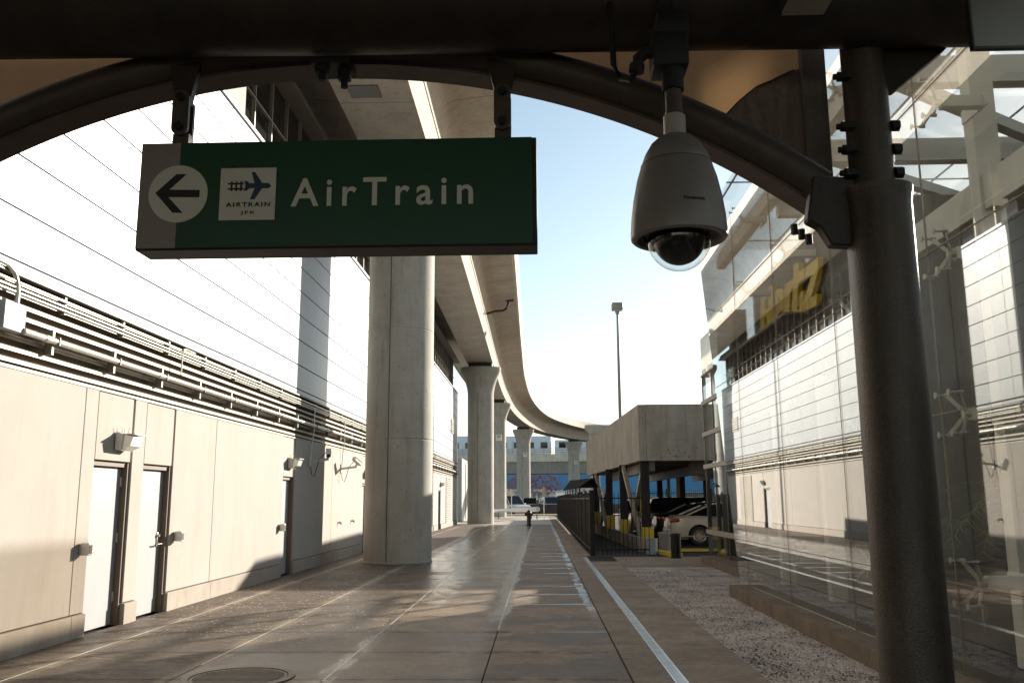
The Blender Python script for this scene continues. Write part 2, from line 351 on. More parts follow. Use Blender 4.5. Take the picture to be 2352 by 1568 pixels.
def single(name, bm, m, label, cat, group=None, loc=None, smooth=False):
    """one-mesh thing, origin at its base"""
    bm.verts.ensure_lookup_table()
    if loc is None:
        xs = [v.co for v in bm.verts]; loc = (sum(v.x for v in xs) / len(xs), sum(v.y for v in xs) / len(xs), min(v.z for v in xs))
    bmesh.ops.translate(bm, vec=-Vector(loc), verts=bm.verts)
    o = obj(name, bm, m, None, smooth); o.location = loc; return tagp(o, label, cat, group)
def copy_tree(o, parent=None):
    c = o.copy(); sc.collection.objects.link(c); c.parent = parent
    if o.name in ORG: ORG[c.name] = ORG[o.name]
    for ch in list(o.children): copy_tree(ch, c)
    return c
def struct(name, bm, m, smooth=False):
    o = obj(name, bm, m, None, smooth); o['kind'] = 'structure'; return o
def text_bm(txt, width, height, depth=0.002, spacing=1.0, bold=0.0):
    """text as a mesh in the XY plane, lower left at the origin, fitted to width x cap height"""
    cu = bpy.data.curves.new('t', 'FONT'); cu.body = txt; cu.size = 1; cu.space_character = spacing; cu.offset = bold; cu.fill_mode = 'BOTH'; cu.extrude = .5
    o = bpy.data.objects.new('t', cu); sc.collection.objects.link(o)
    dg = bpy.context.evaluated_depsgraph_get(); me = bpy.data.meshes.new_from_object(o.evaluated_get(dg))
    bm = BM(); bm.from_mesh(me); bpy.data.objects.remove(o); bpy.data.curves.remove(cu); bpy.data.meshes.remove(me)
    xs = [v.co.x for v in bm.verts]; ys = [v.co.y for v in bm.verts]
    sx = width / (max(xs) - min(xs)); sy = height / (max(ys) - min(ys)) 
    for v in bm.verts: v.co = Vector(((v.co.x - min(xs)) * sx, (v.co.y - min(ys)) * sy, v.co.z * depth))
    return bm
def place_text(bm, origin, ex, ey):
    ex, ey = Vector(ex), Vector(ey); ez = ex.cross(ey)
    for v in bm.verts: v.co = Vector(origin) + ex * v.co.x + ey * v.co.y + ez * v.co.z
    return bm
def curve_poly(splines, depth):
    """filled 2D shape with holes -> bmesh in XY plane"""
    cu = bpy.data.curves.new('c', 'CURVE'); cu.dimensions = '2D'; cu.fill_mode = 'BOTH'; cu.extrude = depth / 2
    for pts in splines:
        sp = cu.splines.new('POLY'); sp.points.add(len(pts) - 1); sp.use_cyclic_u = True
        for p, q in zip(sp.points, pts): p.co = (q[0], q[1], 0, 1)
    o = bpy.data.objects.new('c', cu); sc.collection.objects.link(o)
    dg = bpy.context.evaluated_depsgraph_get(); me = bpy.data.meshes.new_from_object(o.evaluated_get(dg))
    bm = BM(); bm.from_mesh(me); bpy.data.objects.remove(o); bpy.data.curves.remove(cu); bpy.data.meshes.remove(me); return bm
# ------------------------------------------------------------------ ground
bm = BM(); box(bm, -400, 400, -60, 900, -1.0, -0.03); struct('ground', bm, asphalt)
XJ = [-5.52, -4.86, -3.34, -1.95, -0.53, 0.80]
bm = BM()
y = -3.2; rows = []
while y < 56.5: rows.append(y); y += 1.435
for i in range(len(XJ) - 1):
    for yy in rows: box(bm, XJ[i] + .006, XJ[i + 1] - .006, yy + .006, yy + 1.429, -.02, 0, .003 if yy < 30 else 0)
struct('pavement', bm, pavem)
bm = BM()
for jx, ya, yb, ww in ((-1.95, 8.2, 57, .010), (-.53, 11.3, 57, .010), (-3.34, 9.0, 50, .008), (-4.86, 7.5, 45, .008)): box(bm, jx - ww, jx + ww, ya, yb, -.02, .0012)
struct('joint_sealant', bm, pm('sealant', (.50, .47, .41), .35, var=.3, scale=6))
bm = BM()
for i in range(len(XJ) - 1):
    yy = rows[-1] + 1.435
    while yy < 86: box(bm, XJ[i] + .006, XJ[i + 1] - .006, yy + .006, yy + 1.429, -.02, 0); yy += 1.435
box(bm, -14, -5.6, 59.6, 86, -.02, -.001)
struct('far_pavement', bm, pm('sunlit_paving', (.50, .44, .36), .6, var=.12, scale=2))  # sunlight and glare on the far slabs painted in as a brighter colour
bm = BM()
for k in range(-1, 20):
    y0, y1 = 7.0 + k * 4.4 - 1.2, 7.0 + (k + 1) * 4.4 - 1.2
    box(bm, .812, 1.158, y0 + .006, y1 - .006, -.02, 0)
    if y1 < 26: box(bm, 1.292, 2.0, y0 + .006, y1 - .006, -.02, 0)
    else: box(bm, 1.165, 1.40, max(y0, 25.7) + .006, y1 - .006, -.02, 0)
box(bm, 2.012, 4.6, 21.6, 25.2, -.02, 0); box(bm, 4.612, 14, 23.9, 25.2, -.021, -.001)
struct('pavement_edge', bm, pavedry)
bm = BM(); box(bm, 1.15, 1.3, -3.2, 25.5, -.06, -.025); struct('drain_trough', bm, blackm)
bm = BM(); box(bm, 2.0, 3.12, -6, 21.6, -.05, -.012); box(bm, 3.12, 4.02, 15.2, 21.6, -.05, -.012); struct('gravel_strip', bm, gravelm)
bm = BM(); box(bm, 1.41, 3.5, 25.22, 75, -.05, -.01); struct('planting_bed', bm, pm('soil', (0.05, 0.036, 0.028), .95, var=.5, scale=9, bump=.8, bscale=40))
bm = BM(); box(bm, -60, 60, 87.0, 92, -.03, .10); struct('far_sidewalk', bm, pavedry)
bm = BM(); box(bm, -60, 60, 92.0, 150, -.03, .01); struct('road', bm, asphalt)
bm = BM()
box(bm, 2.0, 30, 27.5, 75, -.05, -.004); struct('parking_lot', bm, asphalt)
# loose gravel stones
bm = BM()
for k in range(2600):
    x = random.uniform(2.03, 3.1); y = 6.5 + 14 * random.random() ** 1.5; rr = random.uniform(.006, .014)
    g = bmesh.ops.create_icosphere(bm, subdivisions=1, radius=rr)
    bmesh.ops.translate(bm, vec=(x, y, -.008 + rr * .3), verts=g['verts'])
o = struct('gravel_stones', bm, gravelm); o['kind'] = 'stuff'; tagp(o, 'loose pale gravel stones lying on the strip beside the glass wall', 'gravel')
# drain grate
gr = thing('drain_grate', (1.225, 8, 0), 'long narrow slotted metal drain grate running along the paving', 'drain grate')
bm = BM(); box(bm, 1.165, 1.180, -3, 25.3, -.02, .002); box(bm, 1.270, 1.285, -3, 25.3, -.02, .002); obj('rail', bm, grate, gr)
bm = BM(); y = -3
while y < 25.3: box(bm, 1.18, 1.27, y, y + .020 if y > 2 else y + .02, -.012, -.001); y += .034
obj('slat', bm, grate, gr)
# manhole
mh = thing('manhole_cover', (-2.75, 8.35, 0), 'round cast iron manhole cover set in the near paving', 'manhole cover')
bm = BM(); lathe(bm, [(.50, .001), (.50, .012), (.44, .014), (.44, .004)], (-2.75, 8.35, 0)); obj('ring', bm, pm('iron', (0.10, .075, .055), .45, metal=.5, var=.3, scale=20), mh, True)
bm = BM(); lathe(bm, [(0, .009), (.43, .009), (.435, .002)], (-2.75, 8.35, 0))
for k in range(-7, 8):
    l = math.sqrt(max(0, .40 ** 2 - (k * .055) ** 2))
    if l > .05: box(bm, -2.75 - l, -2.75 + l, 8.35 + k * .055 - .012, 8.35 + k * .055 + .012, .009, .014)
obj('lid', bm, MC['iron'], mh)
# ------------------------------------------------------------------ left building
XW = -5.5
tb = thing('terminal_building', (XW, 14, 0), 'long pale building with white metal cladding above beige precast panels and a louvred band', 'building')
DOORS = [(10.85, 11.86), (12.23, 13.22), (19.0, 19.92), (27.58, 28.55), (48.2, 49.6)]
segs = []; yy = -6.0
grooves = [-2, 2.5, 6.9, 10.53, 14.95, 23.55, 31.6, 35.8, 40.0, 44.2, 52.6, 56.5]
edges = sorted([(a, b_) for a, b_ in DOORS])
cur = -6.0
for a, b_ in edges + [(59.4, 60)]:
    gs = [g for g in grooves if cur < g < a]; pts = [cur] + gs + [a]
    for p, q in zip(pts, pts[1:]): segs.append((p, q))
    cur = b_
bm = BM(); pb = BM()
for p, q in segs:
    box(bm, XW - .22, XW, p + .007, q - .007, .275, 2.965, .006)
    obj('plinth', box(BM(), XW - .22, XW + .035, p, q, -.01, .262, .008), plinthm, tb)
box(bm, XW - .5, XW - .225, -6, 59.3, 0, 2.96)
obj('precast_wall', bm, precast, tb); pb.free()
for a, b_ in DOORS: obj('lintel_panel', box(BM(), XW - .2, XW - .012, a + .03, b_ - .03, 2.10, 2.955, .004), precast, tb)
for i, (a, b_) in enumerate(DOORS):
    d = BM(); box(d, XW - .16, XW - .115, a + .05, b_ - .05, .012, 2.02, .003)
    do = obj('door', d, doorm, tb)
    f = BM(); box(f, XW - .17, XW - .03, b_ - .048, b_ - .002, 0, 2.085); box(f, XW - .17, XW - .03, a + .002, a + .048, 0, 2.085); box(f, XW - .17, XW - .06, a + .048, b_ - .048, 2.03, 2.085)
    obj('door_frame', f, framem, tb)
    hy = a + .12 if i != 1 else b_ - .14; sg = 1 if i != 1 else -1
    h = BM(); box(h, XW - .115, XW - .10, hy - .03, hy + .03, .93, 1.13, .003); cyl(h, (XW - .1, hy, .97), (XW - .04, hy, .97), .012); cyl(h, (XW - .045, hy - .01 * sg, .97), (XW - .045, hy + .13 * sg, .97), .011)
    cyl(h, (XW - .1, hy, 1.09), (XW - .075, hy, 1.09), .022)
    obj('door_handle', h, silver, do, True)
    if i in (0, 3, 4):
        for zz in (.3, 1.05, 1.78):
            h = BM(); cyl(h, (XW - .108, b_ - .055, zz), (XW - .108, b_ - .055, zz + .12), .014, n=12); obj('hinge', h, galv, do, True)
bm = BM(); box(bm, XW - .113, XW - .110, 10.93, 11.06, 1.42, 1.58)
single('paper_notice', bm, signwhite, 'small blank white notice taped to the nearest grey door', 'notice')
# louvre band
bm = BM(); box(bm, XW - .5, XW - .09, -6, 59.3, 2.99, 3.92); obj('louvre_backing', bm, winglass if False else framem, tb)
bm = BM()
for k in range(8):
    z = 3.03 + k * .118
    extr(bm, [(XW - .088, -6, z + .045), (XW - .004, -6, z - .012), (XW + .002, -6, z - .012), (XW + .002, -6, z + .028), (XW - .03, -6, z + .046), (XW - .088, -6, z + .062)], (0, 65.3, 0))
box(bm, XW - .2, XW + .012, -6, 59.3, 2.955, 2.985)
obj('louvre_band', bm, louvm, tb)
SZ = [3.97, 4.09, 4.64, 5.22, 5.79, 6.36, 6.92, 7.49, 8.05, 8.62]
bm = BM(); yj = [-6, 6.7, 14.9, 23.1, 31.3, 39.5, 47.7, 54.6, 59.3]
for z0, z1 in zip(SZ, SZ[1:]):
    for a, b_ in zip(yj, yj[1:]): box(bm, XW - .1, XW + .004, a + .008, b_ - .008, z0 + .011, z1 - .011, .003)
obj('cladding', bm, cladm, tb)
bm = BM(); box(bm, XW - .4, XW - .103, -6, 59.3, 3.94, 8.6)
box(bm, XW - .12, XW + .06, -6, 59.3, 3.925, 3.96); obj('cladding_backing', bm, fascm, tb)
bm = BM(); box(bm, XW - .3, XW + .05, -6, 59.3, 8.625, 8.70, .004); obj('window_sill', bm, cladm, tb)
bm = BM(); box(bm, XW - .3, XW - .02, -6, 15.6, 8.70, 10.7); obj('wall', bm, precast, tb)
bm = BM(); box(bm, XW - .35, XW - .30, 15.6, 59.2, 8.70, 10.7); obj('window_glass', bm, winglass, tb)
bm = BM(); y = 15.62
while y < 59.2: box(bm, XW - .3, XW - .22, y, y + .035, 8.70, 10.7); y += 1.13
box(bm, XW - .295, XW - .23, 15.6, 59.2, 9.68, 9.71); obj('mullion', bm, strut, tb)
bm = BM(); box(bm, XW - .9, XW + .12, -6, 59.4, 10.7, 10.80); box(bm, XW - .9, XW + .02, -6, 59.4, 10.80, 11.0); obj('roof_fascia', bm, fasc2, tb)
bm = BM(); box(bm, XW - 14, XW - .51, -6, 59.3, 0, 3.9); box(bm, XW - 14, XW - .41, -6, 59.3, 3.9, 8.6); box(bm, XW - 14, XW - .92, -6, 59.3, 10.65, 10.95); box(bm, XW - 14, XW - 8, -5.9, 59.2, 8.6, 10.65)
box(bm, XW - 8, XW - .6, -5.9, 59.2, 11.01, 12.0); obj('core_and_sky_blocker', bm, fascm, tb)  # unseen rooftop box added to close a sky gap in the glass reflection
bm = BM(); box(bm, XW - .45, XW + .02, 59.3, 59.38, 0, 8.6); obj('corner_panel', bm, cladm, tb)
bm = BM()
for k in range(26): box(bm, XW + .002, XW + .05, 52.2, 55.4, .15 + k * .107, .15 + k * .107 + .05)
obj('wall_louvre', bm, louvm, tb)
bm = BM()
for k in range(7): box(bm, XW + .005, XW + .06, 54.9, 56.4, 5.7 + k * .13, 5.76 + k * .13)
obj('vent_grille', bm, louvm, tb)
# low white building beyond
wb = thing('utility_building', (-6.2, 72, 0), 'low white box building beyond the end of the long wall', 'building')
bm = BM(); box(bm, -12, -5.75, 66, 80, 0, 4.6, .03); obj('wall', bm, cladm, wb)
bm = BM(); box(bm, -5.745, -5.70, 69, 72.5, 0.1, 4.3); obj('door', bm, louvm, wb)
# conduits
cd = thing('conduit_run', (XW, 14, 3.33), 'thick galvanised conduit on short struts along the louvred band', 'conduit')
bm = BM(); XP = XW + .13; cyl(bm, (XP, 8.9, 3.335), (XP, 59, 3.335), .036, n=16)
y = 9.3
while y < 59: cyl(bm, (XP, y, 3.335), (XP, y + .09, 3.335), .043, n=16); y += 2.9
obj('pipe', bm, galv, cd, True)
y = 9.55
while y < 59:
    bm = BM(); box(bm, XW + .0, XW + .09, y - .02, y + .02, 3.19, 3.47); box(bm, XW + .09, XW + .175, y - .018, y - .006, 3.29, 3.38); obj('bracket', bm, strut, cd); y += 1.45
tc_ = thing('thin_conduit_run', (XW, 14, 3.8), 'pair of thin galvanised conduits just under the white cladding', 'conduit')
bm = BM()
for dz, rr in ((0, .013), (-.045, .013), (.06, .018)): cyl(bm, (XW + .07, -6, 3.78 + dz), (XW + .07, 59, 3.78 + dz), rr, n=10)
obj('pipe', bm, galv, tc_, True)
y = 8.35
while y < 59:
    bm = BM(); box(bm, XW, XW + .055, y - .018, y + .018, 3.70, 3.90); obj('bracket', bm, strut, tc_); y += 1.45
jb = thing('junction_box', (XW + .1, 9.0, 3.3), 'grey electrical junction box at the near end of the thick conduit', 'junction box')
bm = BM(); box(bm, XW + .03, XW + .13, 8.55, 8.92, 3.31, 3.60, .006); obj('case', bm, pm('box_grey', (.42, .44, .45), .45, var=.05), jb)
bm = BM(); tube(bm, [(XW + .08, 8.82, 3.60), (XW + .08, 8.82, 3.72), (XW + .08, 8.80, 3.82), (XW + .08, 8.74, 3.92), (XW + .08, 8.6, 3.98), (XW + .08, 8.0, 4.0)], .024, 12); obj('elbow_pipe', bm, galv, jb, True)
def drop(name, y, z1, label, pts):
    bm = BM(); tube(bm, pts, .012, 8); return single(name, bm, galv, label, 'conduit', smooth=True)
drop('conduit_branch', 13, 0, 'short curved conduit dropping from the thin conduits to a small box', [(XW + .09, 13.6, 3.87), (XW + .10, 13.2, 3.87), (XW + .11, 13.08, 3.84), (XW + .12, 13.03, 3.75), (XW + .12, 13.02, 3.45)])
drop('camera_conduit', 20.9, 0, 'thin conduit dropping to the shaded security camera', [(XW + .09, 21.15, 3.76), (XW + .09, 21.13, 3.2), (XW + .06, 21.13, 3.0), (XW + .03, 21.13, 2.5)])
drop('camera_conduit', 24.1, 0, 'thin conduit dropping to the sunlit security camera', [(XW + .09, 24.5, 3.76), (XW + .09, 24.5, 3.1), (XW + .06, 24.5, 2.95), (XW + .03, 24.5, 2.45)])
# wall pack lights
def wallpack(y, z, label):
    t = thing('wall_light', (XW, y, z), label, 'wall light', 'white wall lights above the doors')
    x0 = XW + .0
    bm = BM(); extr(bm, [(x0, y - .16, z), (x0 + .09, y - .16, z - .01), (x0 + .11, y - .16, z + .20), (x0 + .03, y - .16, z + .23), (x0, y - .16, z + .23)], (0, .32, 0)); bmesh.ops.bevel(bm, geom=bm.edges[:], offset=.006, segments=2, affect='EDGES'); obj('housing', bm, whitep, t)
    bm = BM(); extr(bm, [(x0 + .095, y - .15, z), (x0 + .20, y - .15, z + .05), (x0 + .235, y - .15, z + .17), (x0 + .118, y - .15, z + .20)], (0, .30, 0)); obj('lens', bm, lens, t)
    bm = BM(); box(bm, x0 + .06, x0 + .26, y - .165, y + .165, z + .195, z + .21); obj('visor', bm, whitep, t)
    bm = BM()
    for k in range(9): cyl(bm, (x0 + .03, y - .14 + k * .035, z + .23), (x0 + .03 + .03 * math.sin(k * 2), y - .17 + k * .042, z + .31), .0022, n=6)
    obj('bird_spikes', bm, galv, t)
    return t
wallpack(11.5, 2.24, 'white wall light with bird spikes above the nearest door')
wallpack(19.5, 2.28, 'white wall light above the half shaded third door')
wallpack(28.1, 2.28, 'white wall light mostly hidden behind the big near pier')
wallpack(49.5, 2.3, 'tiny white wall light at the far end by the tall louvre')
def reader(y, z, label):
    t = thing('card_reader', (XW, y, z), label, 'card reader', 'card readers beside the doors')
    bm = BM(); box(bm, XW + .0, XW + .03, y - .045, y + .045, z - .06, z + .07, .004); obj('back_plate', bm, silver, t)
    bm = BM(); box(bm, XW + .03, XW + .13, y - .05, y + .05, z - .07, z + .08, .01); obj('hood', bm, pm('hood_metal', (.62, .6, .54), .35, metal=.5, var=.05), t); 
    bm = BM(); box(bm, XW + .128, XW + .134, y - .035, y + .035, z - .05, z + .05); obj('face', bm, darkp, t)
reader(10.66, 1.02, 'small metal card reader on the wall left of the nearest door')
reader(13.42, 1.06, 'small metal card reader on the wall right of the second door')
reader(18.85, 1.02, 'small metal card reader beside the half shaded third door')
def bullet(y, z, yaw, label, boxy=False):
    t = thing('security_camera', (XW, y, z), label, 'security camera', 'security cameras on the wall')
    bm = BM(); box(bm, XW, XW + .03, y - .05, y + .05, z - .13, z + .12, .005); obj('wall_plate', bm, whitep, t)
    bm = BM(); bar(bm, (XW + .03, y, z), (XW + .46, y - .02, z + .05), .035, .06); cyl(bm, (XW + .44, y - .02, z + .05), (XW + .44, y - .02, z + .12), .03, n=16); obj('arm', bm, whitep, t, True)
    c = Vector((XW + .46, y - .03, z + .19)); d = Vector((math.cos(yaw) * .6, math.sin(yaw), -.38)).normalized()
    bm = BM(); bar(bm, c - d * .19, c + d * .19, .11, .10); bmesh.ops.bevel(bm, geom=bm.edges[:], offset=.018, segments=3, affect='EDGES'); obj('housing', bm, whitep if not boxy else pm('cam_blue', (.5, .55, .6), .4, var=.04), t, True)
    bm = BM(); bar(bm, c - d * .15 + Vector((0, 0, .062)), c + d * .24 + Vector((0, 0, .062)), .125, .008); obj('sun_shield', bm, whitep, t)
    bm = BM(); cyl(bm, c + d * .185, c + d * .2, .038, n=20); obj('lens', bm, blackm, t)
    bm = BM(); tube(bm, [(XW + .03, y, z - .1), (XW + .06, y - .01, z - .30), (XW + .12, y - .02, z - .36), (XW + .17, y - .02, z - .22), (XW + .24, y - .02, z + .05), (XW + .36, y - .02, z + .18), c - d * .19], .009, 8); obj('cable', bm, darkp, t, True)
bullet(21.15, 2.50, -1.15, 'pale boxy security camera on an arm in the shadow stripe', True)
bullet(24.5, 2.44, 1.0, 'white security camera tilted down on an arm left of the near pier')
for y, z, lb in ((24.4, .98, 'small dark hose tap on the sunlit wall left of the pier'), (26.1, .99, 'tiny dark wall plug fitting nearest the big pier')):
    bm = BM(); cyl(bm, (XW, y, z), (XW + .09, y, z), .018, n=12); cyl(bm, (XW + .08, y, z + .02), (XW + .08, y, z - .06), .014, n=12); cyl(bm, (XW + .05, y - .05, z + .045), (XW + .05, y + .05, z + .045), .008, n=8); cyl(bm, (XW + .05, y, z), (XW + .05, y, z + .045), .006, n=8)
    single('hose_tap', bm, pm('brass', (.2, .13, .06), .4, metal=.7, var=.1), lb, 'tap', smooth=True)
# ------------------------------------------------------------------ guideway and piers
def pier(x, y, top, label, rad=.885, flare=1.38, h0=8.6, plate=True, yaw=0):
    t = thing('viaduct_pier', (x, y, 0), label, 'pier', 'concrete piers carrying the curved guideway')
    bm = BM(); prof = [(rad * 1.02, 0), (rad * 1.02, .04), (rad, .05), (rad, 3.1), (rad - .012, 3.11), (rad - .012, 3.14), (rad, 3.15), (rad, .62 + 5.4), (rad - .008, .63 + 5.4), (rad - .008, .645 + 5.4), (rad, .655 + 5.4), (rad, h0)]
    for k in range(1, 9):
        q = k / 8; prof.append((rad + (flare - rad) * (q ** 1.7), h0 + (top - .25 - h0) * q))
    prof += [(flare, top), (0, top)]; lathe(bm, prof, (x, y, 0), 64)
    # the flare is flat sided: squeeze it along the street
    for v in bm.verts:
        if v.co.z > h0:
            q = (v.co.z - h0) / (top - h0); v.co.y = y + (v.co.y - y) * (1 - .38 * min(1, q))
    # shallow construction groove up the face
    obj('shaft', bm, conc, t, True)
    bm = BM(); box(bm, x - .16, x - .145, y - rad - .004, y - rad + .03, .05, h0); obj('joint_strip', bm, pm('joint_dark', (.10, .085, .07), .9, var=.2), t)
    bm = BM(); box(bm, x - .8, x + .8, y - .5, y + .5, top, top + .28); obj('bearing', bm, darkp, t)
    if plate:
        bm = BM(); box(bm, x - .02, x + .50, y - rad - .03, y - rad + .2, 6.9, 7.45); po = obj('number_plate', bm, signwhite, t)
        bm = place_text(text_bm('20', .26, .17, .01, 1.1, .01), (x + .11, y - rad - .035, 7.20), (1, 0, 0), (0, 0, 1)); obj('numerals', bm, signblack, po)
    return t
pier(-3.72, 23.5, 10.45, 'massive round concrete pier nearest the camera, left of the sign', plate=False)
pier(-3.95, 59.8, 10.45, 'second concrete pier with flared head further down the walkway', plate=False)
pier(-3.98, 82.7, 10.45, 'third concrete pier half hidden behind the second')
pier(-2.06, 114.6, 10.45, 'fourth concrete pier standing behind the fire hydrant')
pier(5.4, 139.8, 10.45, 'fifth and farthest concrete pier, left of the parking deck')
def catmull(P, n=14):
    out = []
    for i in range(len(P) - 1):
        p0 = P[max(i - 1, 0)]; p1 = P[i]; p2 = P[i + 1]; p3 = P[min(i + 2, len(P) - 1)]
        for k in range(n):
            t = k / n
            out.append(tuple(.5 * ((2 * b_) + (-a + c) * t + (2 * a - 5 * b_ + 4 * c - d) * t * t + (-a + 3 * b_ - 3 * c + d) * t ** 3) for a, b_, c, d in zip(p0, p1, p2, p3)))
    out.append(P[-1]); return out
CL = catmull([(-3.6, -30), (-3.66, 5), (-3.74, 24), (-3.88, 45), (-4.0, 62), (-4.0, 80), (-3.4, 98), (-1.7, 115), (1.2, 128), (5.6, 140), (14, 153), (28, 166), (50, 180), (90, 198)], 10)
def sweep(bm, prof, path, closed=True, uvl=None):
    rings = []; n = len(path); uv = bm.loops.layers.uv.verify(); dist = 0; ds = []
    for i, (x, y) in enumerate(path):
        a = path[max(i - 1, 0)]; b_ = path[min(i + 1, n - 1)]; d = Vector((b_[0] - a[0], b_[1] - a[1])).normalized(); nx = Vector((d.y, -d.x))
        if i: dist += math.hypot(x - path[i - 1][0], y - path[i - 1][1])
        ds.append(dist); rings.append([bm.verts.new((x + nx.x * o_, y + nx.y * o_, z)) for o_, z in prof])
    m = len(prof)
    for i in range(n - 1):
        for k in range(m if closed else m - 1):
            k2 = (k + 1) % m; f = bm.faces.new((rings[i][k], rings[i][k2], rings[i + 1][k2], rings[i + 1][k]))
            for lp, (dd, kk) in zip(f.loops, ((ds[i], k), (ds[i], k + 1), (ds[i + 1], k + 1), (ds[i + 1], k))): lp[uv].uv = (dd, kk)
    if closed: bm.faces.new(rings[0][::-1]); bm.faces.new(rings[-1])
    return bm
def girder_mat(name, col, period, width=.03, var=.16, stainc=(0.2, .15, .11), amt=.55):
    m = pm(name, col, .85, var=var, scale=1.1, bump=.25, bscale=40, stain=stainc, stain_amt=amt); n = m.node_tree; L = n.links; b = n.nodes['Principled BSDF']
    src = b.inputs['Base Color'].links[0].from_socket
    uv = n.nodes.new('ShaderNodeUVMap'); sp = n.nodes.new('ShaderNodeSeparateXYZ'); L.new(uv.outputs[0], sp.inputs[0])
    dv = n.nodes.new('ShaderNodeMath'); dv.operation = 'DIVIDE'; dv.inputs[1].default_value = period; L.new(sp.outputs[0], dv.inputs[0])
    fr = n.nodes.new('ShaderNodeMath'); fr.operation = 'FRACT'; L.new(dv.outputs[0], fr.inputs[0])
    lt = n.nodes.new('ShaderNodeMath'); lt.operation = 'LESS_THAN'; lt.inputs[1].default_value = width / period; L.new(fr.outputs[0], lt.inputs[0])
    mu = n.nodes.new('ShaderNodeMath'); mu.operation = 'MULTIPLY'; mu.inputs[1].default_value = .7; L.new(lt.outputs[0], mu.inputs[0])
    mx = n.nodes.new('ShaderNodeMix'); mx.data_type = 'RGBA'; L.new(mu.outputs[0], mx.inputs[0]); L.new(src, mx.inputs[6]); mx.inputs[7].default_value = (.07, .055, .045, 1)
    L.new(mx.outputs[2], b.inputs['Base Color']); return m
gm = girder_mat('girder_concrete', (0.50, 0.44, 0.36), 2.9)
gw = thing('elevated_guideway', (-3.7, 24, 0), 'tall concrete rail viaduct that runs overhead and curves away to the right', 'viaduct')
half = [(.88, 10.75), (1.05, 11.35), (1.075, 11.36), (1.24, 11.92), (1.36, 12.06), (1.6, 12.17), (2.1, 12.23), (2.68, 12.29)]
prof = [(-a, b_) for a, b_ in half[::-1]] + half + [(2.68, 12.5), (-2.68, 12.5)]
bm = BM(); sweep(bm, prof, CL); obj('box_girder', bm, gm, gw, True)
for sg, nm in ((1, 'parapet'), (-1, 'parapet')):
    bm = BM(); sweep(bm, [(sg * 2.69, 12.22), (sg * 2.82, 12.25), (sg * 2.93, 13.3), (sg * 2.76, 13.32), (sg * 2.70, 12.6)], CL); obj(nm, bm, girder_mat('parapet_concrete', (0.60, 0.54, 0.45), 5.8, .025, .08, amt=.25), gw, True)
# pre-cast block recess under the soffit, seen at the top of the picture
bm = BM(); box(bm, -4.25, -3.55, 18.4, 19.0, 10.72, 10.748); obj('soffit_recess', bm, fascm, gw)
bm = BM(); pts = [(-2.86, 47, 11.50), (-2.34, 47, 11.66), (-1.88, 47, 11.69), (-1.72, 47, 11.80), (-1.65, 47, 11.95), (-1.57, 47, 12.28)]
tube(bm, pts, .06, 12); box(bm, -1.75, -1.35, 46.85, 47.15, 12.2, 12.28); obj('bracket_arm', bm, darkp, gw, True)
# straddle bent near the lamp
sb = thing('straddle_bent', (5.7, 88, 0), 'white concrete portal bent just left of the parking deck', 'pier')
bm = BM(); box(bm, 5.0, 5.9, 87.4, 88.6, 0, 8.0, .05); obj('leg', bm, conc, sb)
bm = BM(); extr(bm, [(4.55, 87.2, 8.75), (4.55, 87.2, 8.45), (5.0, 87.2, 7.9), (14, 87.2, 7.9), (14, 87.2, 8.75)], (0, 1.6, 0)); obj('cap_beam', bm, conc, sb)
# ------------------------------------------------------------------ far cross viaduct, train, mural, cars
fv = thing('cross_viaduct', (0, 170, 0), 'far concrete rail viaduct crossing behind the piers under the train', 'viaduct')
def farrot(x, y0=170, k=-.05): return (x, y0 + k * x)
path = [(-60, 176), (-14, 171), (0, 170), (10, 169.5), (60, 166)]
bm = BM(); sweep(bm, [(-3, 8.6), (-3, 6.3), (3, 6.3), (3, 8.6)], path); obj('girder', bm, concd, fv)
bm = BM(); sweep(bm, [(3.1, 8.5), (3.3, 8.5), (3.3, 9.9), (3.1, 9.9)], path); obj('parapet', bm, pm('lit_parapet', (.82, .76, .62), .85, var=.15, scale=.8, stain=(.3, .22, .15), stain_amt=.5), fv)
bm = BM()
for zz in (10.2, 10.55, 10.9): sweep(bm, [(3.15, zz), (3.2, zz), (3.2, zz + .07), (3.15, zz + .07)], path)
x = -40
while x < 40: box(bm, x, x + .08, 166.6 - x * .07, 166.7 - x * .07, 9.9, 10.95); x += 1.7
obj('railing', bm, cladm, fv)
trainm = pm('train_white', (.85, .87, .9), .4, var=.03)
def traincar(x0, x1, y, ztop, label):
    t = thing('train_car', (x0, y, 9.9), label, 'train car', 'white train cars on the far viaduct')
    bm = BM(); box(bm, x0, x1, y, y + 2.6, 9.95, ztop, .22); obj('body', bm, trainm, t, True)
    x = x0 + .8
    while x < x1 - 1.6:
        bm = BM(); box(bm, x, x + 1.3, y - .03, y + .05, 11.1, 12.2, .0); obj('window', bm, winglass, t); x += 2.55
    bm = BM(); box(bm, x0 + 3.05, x0 + 3.12, y - .02, y + .02, 10.1, 12.6); box(bm, x0 + 4.4, x0 + 4.47, y - .02, y + .02, 10.1, 12.6); obj('door_seam', bm, strut, t)
    bm = BM(); box(bm, x0 + .4, x1 - .4, y + .3, y + 2.3, 9.5, 9.95); obj('bogie', bm, darkp, t)
traincar(-22.5, -8.6, 168.2, 13.5, 'left white train car half hidden by the second pier')
traincar(-8.2, 2.3, 168.0, 13.4, 'middle white train car crossing behind the fourth pier')
traincar(2.9, 16, 167.6, 12.6, 'right white train car by the fifth pier')
